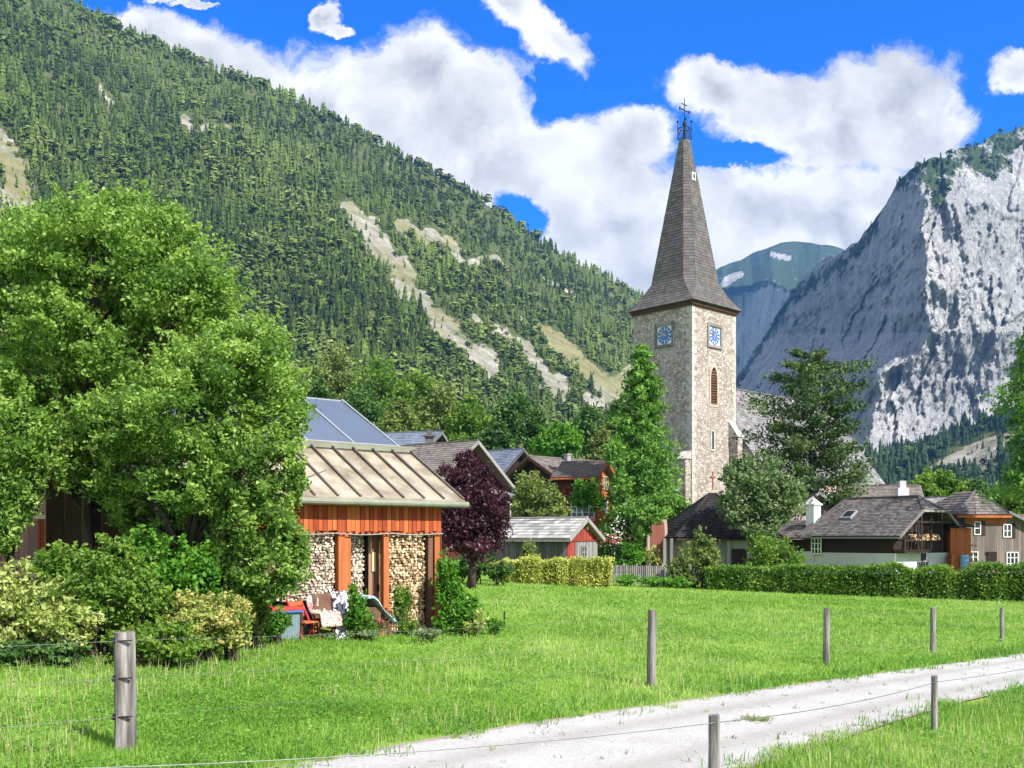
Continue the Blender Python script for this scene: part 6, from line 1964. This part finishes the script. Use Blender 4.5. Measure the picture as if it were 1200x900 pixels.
hedge('hedge', 'long clipped green hedge in front of the farmhouse', 826, 1330, 666, 698, 55, 47, 1.3, 42000, .062, m_leaf_l, .26)
hedge('hedge', 'rounded yellow-green hedge in front of the little grey shed', 578, 714, 656, 684, 52.5, 52.0, 1.4, 17000, .062, m_leaf_y, .42)
bush('shrub', 'dark green shrub under the plum tree behind the shed', 'shrub', [(560, 660, 22, 16, 0), (540, 665, 22, 14, 0), (585, 668, 18, 12, 0), (520, 670, 16, 12, 0)], 48.0, 6000, .07, m_leaf_d)
bush('ground_plants', 'strip of taller green plants at the foot of the white fence', 'plants', [(735, 679, 18, 5, 0), (765, 680, 20, 5, 0), (690, 683, 14, 4, 0), (795, 682, 18, 6, 0)], 55.0, 4500, .07, m_leaf_b)

# white picket fence
pf = tag(empty('picket_fence', P(750, 672, 58)), 'low whitish picket fence between the yellow hedge and the green hedge', 'fence')
mb = MB()
n = 34
for i in range(n):
    c = P(716 + (792 - 716) * i / (n - 1), HY, 58.0); g = -.35
    mb.box(V2(c.x, c.y, (g + .72) / 2), (.035, 0, 0), (0, .012, 0), V2(0, 0, (.72 - g) / 2 + random.uniform(-.03, .03)))
mb.build('picket', m_grey_wood, pf)
mb = MB()
for z_ in (.0, .5): mb.beam(P(716, HY, 58.03).xy.to_3d() + V2(0, 0, z_), P(792, HY, 58.03).xy.to_3d() + V2(0, 0, z_), .03, .06)
mb.build('rail', m_grey_wood, pf)
for i in range(6):
    mb = MB(); c = P(716 + 76 * i / 5, HY, 58.08); mb.box(V2(c.x, c.y, .2), (.05, 0, 0), (0, .05, 0), V2(0, 0, .65)); mb.build('post', m_grey_wood, pf)

# house and steps hidden behind the fruit trees on the left
hL = gable_house('house', 'white-walled house with a pale roof glimpsed through the fruit trees on the left', (-13.2, 30.5), (-.9, .43), 10, 4.6, 6.6, 4.3, m_plaster_w, m_sheet, over=.5, side=.6, rows=8, mgable=m_dark_wood)
pfl = tag(empty('balustrade', P(60, 640, 26)), 'reddish wooden balustrade with pale rail behind the left shrubs', 'balustrade')
mb = MB()
for i in range(9):
    c = P(46 + 3.6 * i, HY, 26.0); mb.box(V2(c.x, c.y, 2.35), (.03, 0, 0), (0, .03, 0), V2(0, 0, .42))
mb.build('baluster', m_red_plank, pfl)
mb = MB(); mb.box(V2(P(60, HY, 26).x, 26, 1.85), (.42, 0, 0), (0, .08, 0), V2(0, 0, .08)); mb.box(V2(P(60, HY, 26).x, 26, 2.82), (.42, 0, 0), (0, .08, 0), V2(0, 0, .05))
for px in (46, 76): mb.box(V2(P(px, HY, 26).x, 26.1, 1.4), (.06, 0, 0), (0, .06, 0), V2(0, 0, 1.5))
mb.build('frame', m_cream_fr, pfl)
pf2 = tag(empty('wooden_bench', P(38, 660, 22)), 'pale weathered wooden bench back above the variegated shrub', 'bench')
mb = MB(); c = P(38, HY, 21.0)
for z_ in (1.78, 1.55, 1.32): mb.box(V2(c.x, 21.0, z_), (.42, 0, 0), (0, .02, 0), V2(0, 0, .06))
mb.build('backrest', m_cream_fr, pf2)
mb = MB(); mb.box(V2(c.x, 20.75, 1.1), (.42, 0, 0), (0, .22, 0), V2(0, 0, .025)); mb.build('seat', m_cream_fr, pf2)
for s_ in (-1, 1):
    mb = MB(); mb.box(V2(c.x + .38 * s_, 21.04, .95), (.035, 0, 0), (0, .03, 0), V2(0, 0, .9)); mb.box(V2(c.x + .38 * s_, 20.56, .6), (.035, 0, 0), (0, .03, 0), V2(0, 0, .5)); mb.build('leg', m_cream_fr, pf2)

# wood at the foot of the slope: single leafy trees
spec = [(392, 440, 44, 40, 200, m_leaf_o), (445, 450, 40, 42, 190, m_leaf_l), (420, 480, 40, 30, 170, m_leaf_d), (372, 470, 24, 34, 185, m_leaf_d), (490, 462, 38, 34, 180, m_leaf_l), (515, 478, 34, 36, 165, m_leaf_o), (550, 490, 30, 32, 160, m_leaf_l), (467, 492, 26, 28, 150, m_leaf_o),
        (600, 485, 32, 36, 165, m_leaf_d), (628, 500, 22, 26, 150, m_leaf_d), (690, 500, 28, 32, 165, m_leaf_d), (722, 495, 22, 36, 150, m_leaf_d), (705, 520, 18, 22, 135, m_leaf_o), (580, 510, 22, 22, 140, m_leaf_d), (330, 470, 46, 40, 210, m_leaf_d), (290, 480, 46, 40, 220, m_leaf_o),
        (240, 490, 50, 44, 215, m_leaf_l), (180, 495, 50, 44, 205, m_leaf_d), (110, 500, 54, 44, 210, m_leaf_o), (40, 500, 50, 44, 200, m_leaf_d), (-30, 500, 60, 50, 200, m_leaf_l),
        (840, 560, 30, 30, 150, m_leaf_d), (1040, 585, 20, 16, 125, m_leaf_d), (1140, 578, 26, 20, 140, m_leaf_d), (1165, 590, 20, 20, 120, m_leaf_d), (1240, 560, 50, 44, 130, m_leaf_d)]
for px, py, rx, ry, Y, mt in spec:
    broadleaf('broadleaf_tree', 'leafy tree in the green wood at the foot of the mountain slopes', 'tree',
              [(px, py, rx * .72, ry * .62, 0), (px - rx * .42, py + ry * .3, rx * .55, ry * .5, 0), (px + rx * .42, py + ry * .3, rx * .55, ry * .5, 0), (px, py + ry * .75, rx * .8, ry * .45, 0), (px + rx * .1, py - ry * .45, rx * .4, ry * .4, 0)],
              Y, 5200, Y * .00165, mt, px, .35, group='leafy trees at the foot of the slopes', clumps=16, cr=.34)

# ================================================================== FIELD FENCES
def fence_post(root, p, h, w_, lean=0.0, square=True, rot=.5, m_=None):
    mb = MB()
    top = p + V2(lean, 0, h)
    seg = 6
    for k_ in range(1):
        ca, sa = math.cos(rot) * w_ / 2, math.sin(rot) * w_ / 2
        vs = []
        n_ = 4 if square else 10
        for i in range(seg + 1):
            f_ = i / seg; c_ = (p - V2(0, 0, .15)).lerp(top, f_)
            for q_ in range(n_):
                th = rot + 2 * math.pi * q_ / n_ + math.pi / n_
                rr = w_ / 2 * (1.41 if square else 1) * (1 - .06 * f_) * random.uniform(.96, 1.03)
                vs.append(c_ + V2(math.cos(th) * rr, math.sin(th) * rr, random.uniform(-.012, .012) if i == seg else 0))
        fs = [(i * n_ + q_, i * n_ + (q_ + 1) % n_, (i + 1) * n_ + (q_ + 1) % n_, (i + 1) * n_ + q_) for i in range(seg) for q_ in range(n_)]
        fs += [tuple(range(seg * n_, seg * n_ + n_))]
        mb._add(vs, fs)
    return mb.build('fence_post', m_ or m_post, root)


ff = tag(empty('wire_fence', ground(763, 805)), 'wire fence with five tall grey posts along the meadow side of the road', 'fence')
posts = []
for px, py, top, w_, sq in ((147, 880, 740, .195, True), (763, 805, 715, .15, False), (968, 780, 712, .14, False), (1093, 765, 712, .135, False), (1174, 752, 712, .12, False)):
    g = ground(px, py)
    h = (py - top) / FL * g.y
    fence_post(ff, g, h, w_, random.uniform(-.02, .02), sq, rot=.45 if sq else .2)
    posts.append((g, h))
ext = [(posts[0][0] + (posts[0][0] - posts[1][0]).normalized() * 5.5 + V2(0, 1.2, 0), posts[0][1])] + posts + [(posts[-1][0] + V2(9, 9.5, -.1), 1.1)]
for hf in (.93, .62, .30):
    mb = MB()
    for (g0_, h0), (g1_, h1) in zip(ext[:-1], ext[1:]):
        pts = []
        for k_ in range(9):
            f_ = k_ / 8; c_ = g0_.lerp(g1_, f_)
            pts.append(c_ + V2(0, -.08, (h0 + (h1 - h0) * f_) * hf - .05 * 4 * f_ * (1 - f_)))
        mb.tube(pts, .0022, 5)
    mb.build('wire', m_wire, ff)
mb = MB()
for g, h in posts[:1]:
    for hf in (.93, .62, .30):
        mb.box(g + V2(0, -.105, h * hf), (.1, 0, .004), (0, .012, 0), V2(0, 0, .006)); 
        mb.box(g + V2(-.07, -.112, h * hf), (.012, 0, 0), (0, .012, 0), V2(0, 0, .03))
mb.build('staple', m_iron, ff)
nf = tag(empty('wire_fence', ground(1095, 858)), 'single-wire fence with two short grey posts on the near side of the road', 'fence')
g1 = ground(1095, 858); h1 = 66 / FL * g1.y
fence_post(nf, g1, h1, .085, .0, False)
g2 = Vector(((837 - HX) / FL * 9.5, 9.5, 0)); g2.z = float(gz(g2.x, g2.y)); h2 = CH - (838 - HY) / FL * 9.5 - g2.z
fence_post(nf, g2, h2, .115, .0, False)
e0 = Vector((-3.0, 6.9, 0.12)); e1 = g1 + (g1 - g2).normalized() * 9
mb = MB()
line = [e0 + V2(0, 0, .62), g2 + V2(0, -.06, h2 * .92), g1 + V2(0, -.05, h1 * .9), e1 + V2(0, 0, .65)]
for p, q_ in zip(line[:-1], line[1:]):
    mb.tube([p.lerp(q_, k_ / 8) - V2(0, 0, .06 * 4 * (k_ / 8) * (1 - k_ / 8)) for k_ in range(9)], .004, 5)
mb.build('wire', m_wire, nf)
stk = ground(591, 738)
mb = MB(); mb.tube([stk - V2(0, 0, .1), stk + V2(0, 0, .46)], [.022, .02], 8)
tag(mb.build('stake', m_dark_wood, origin=stk), 'thin dark stake standing alone in the meadow right of the shed', 'stake')
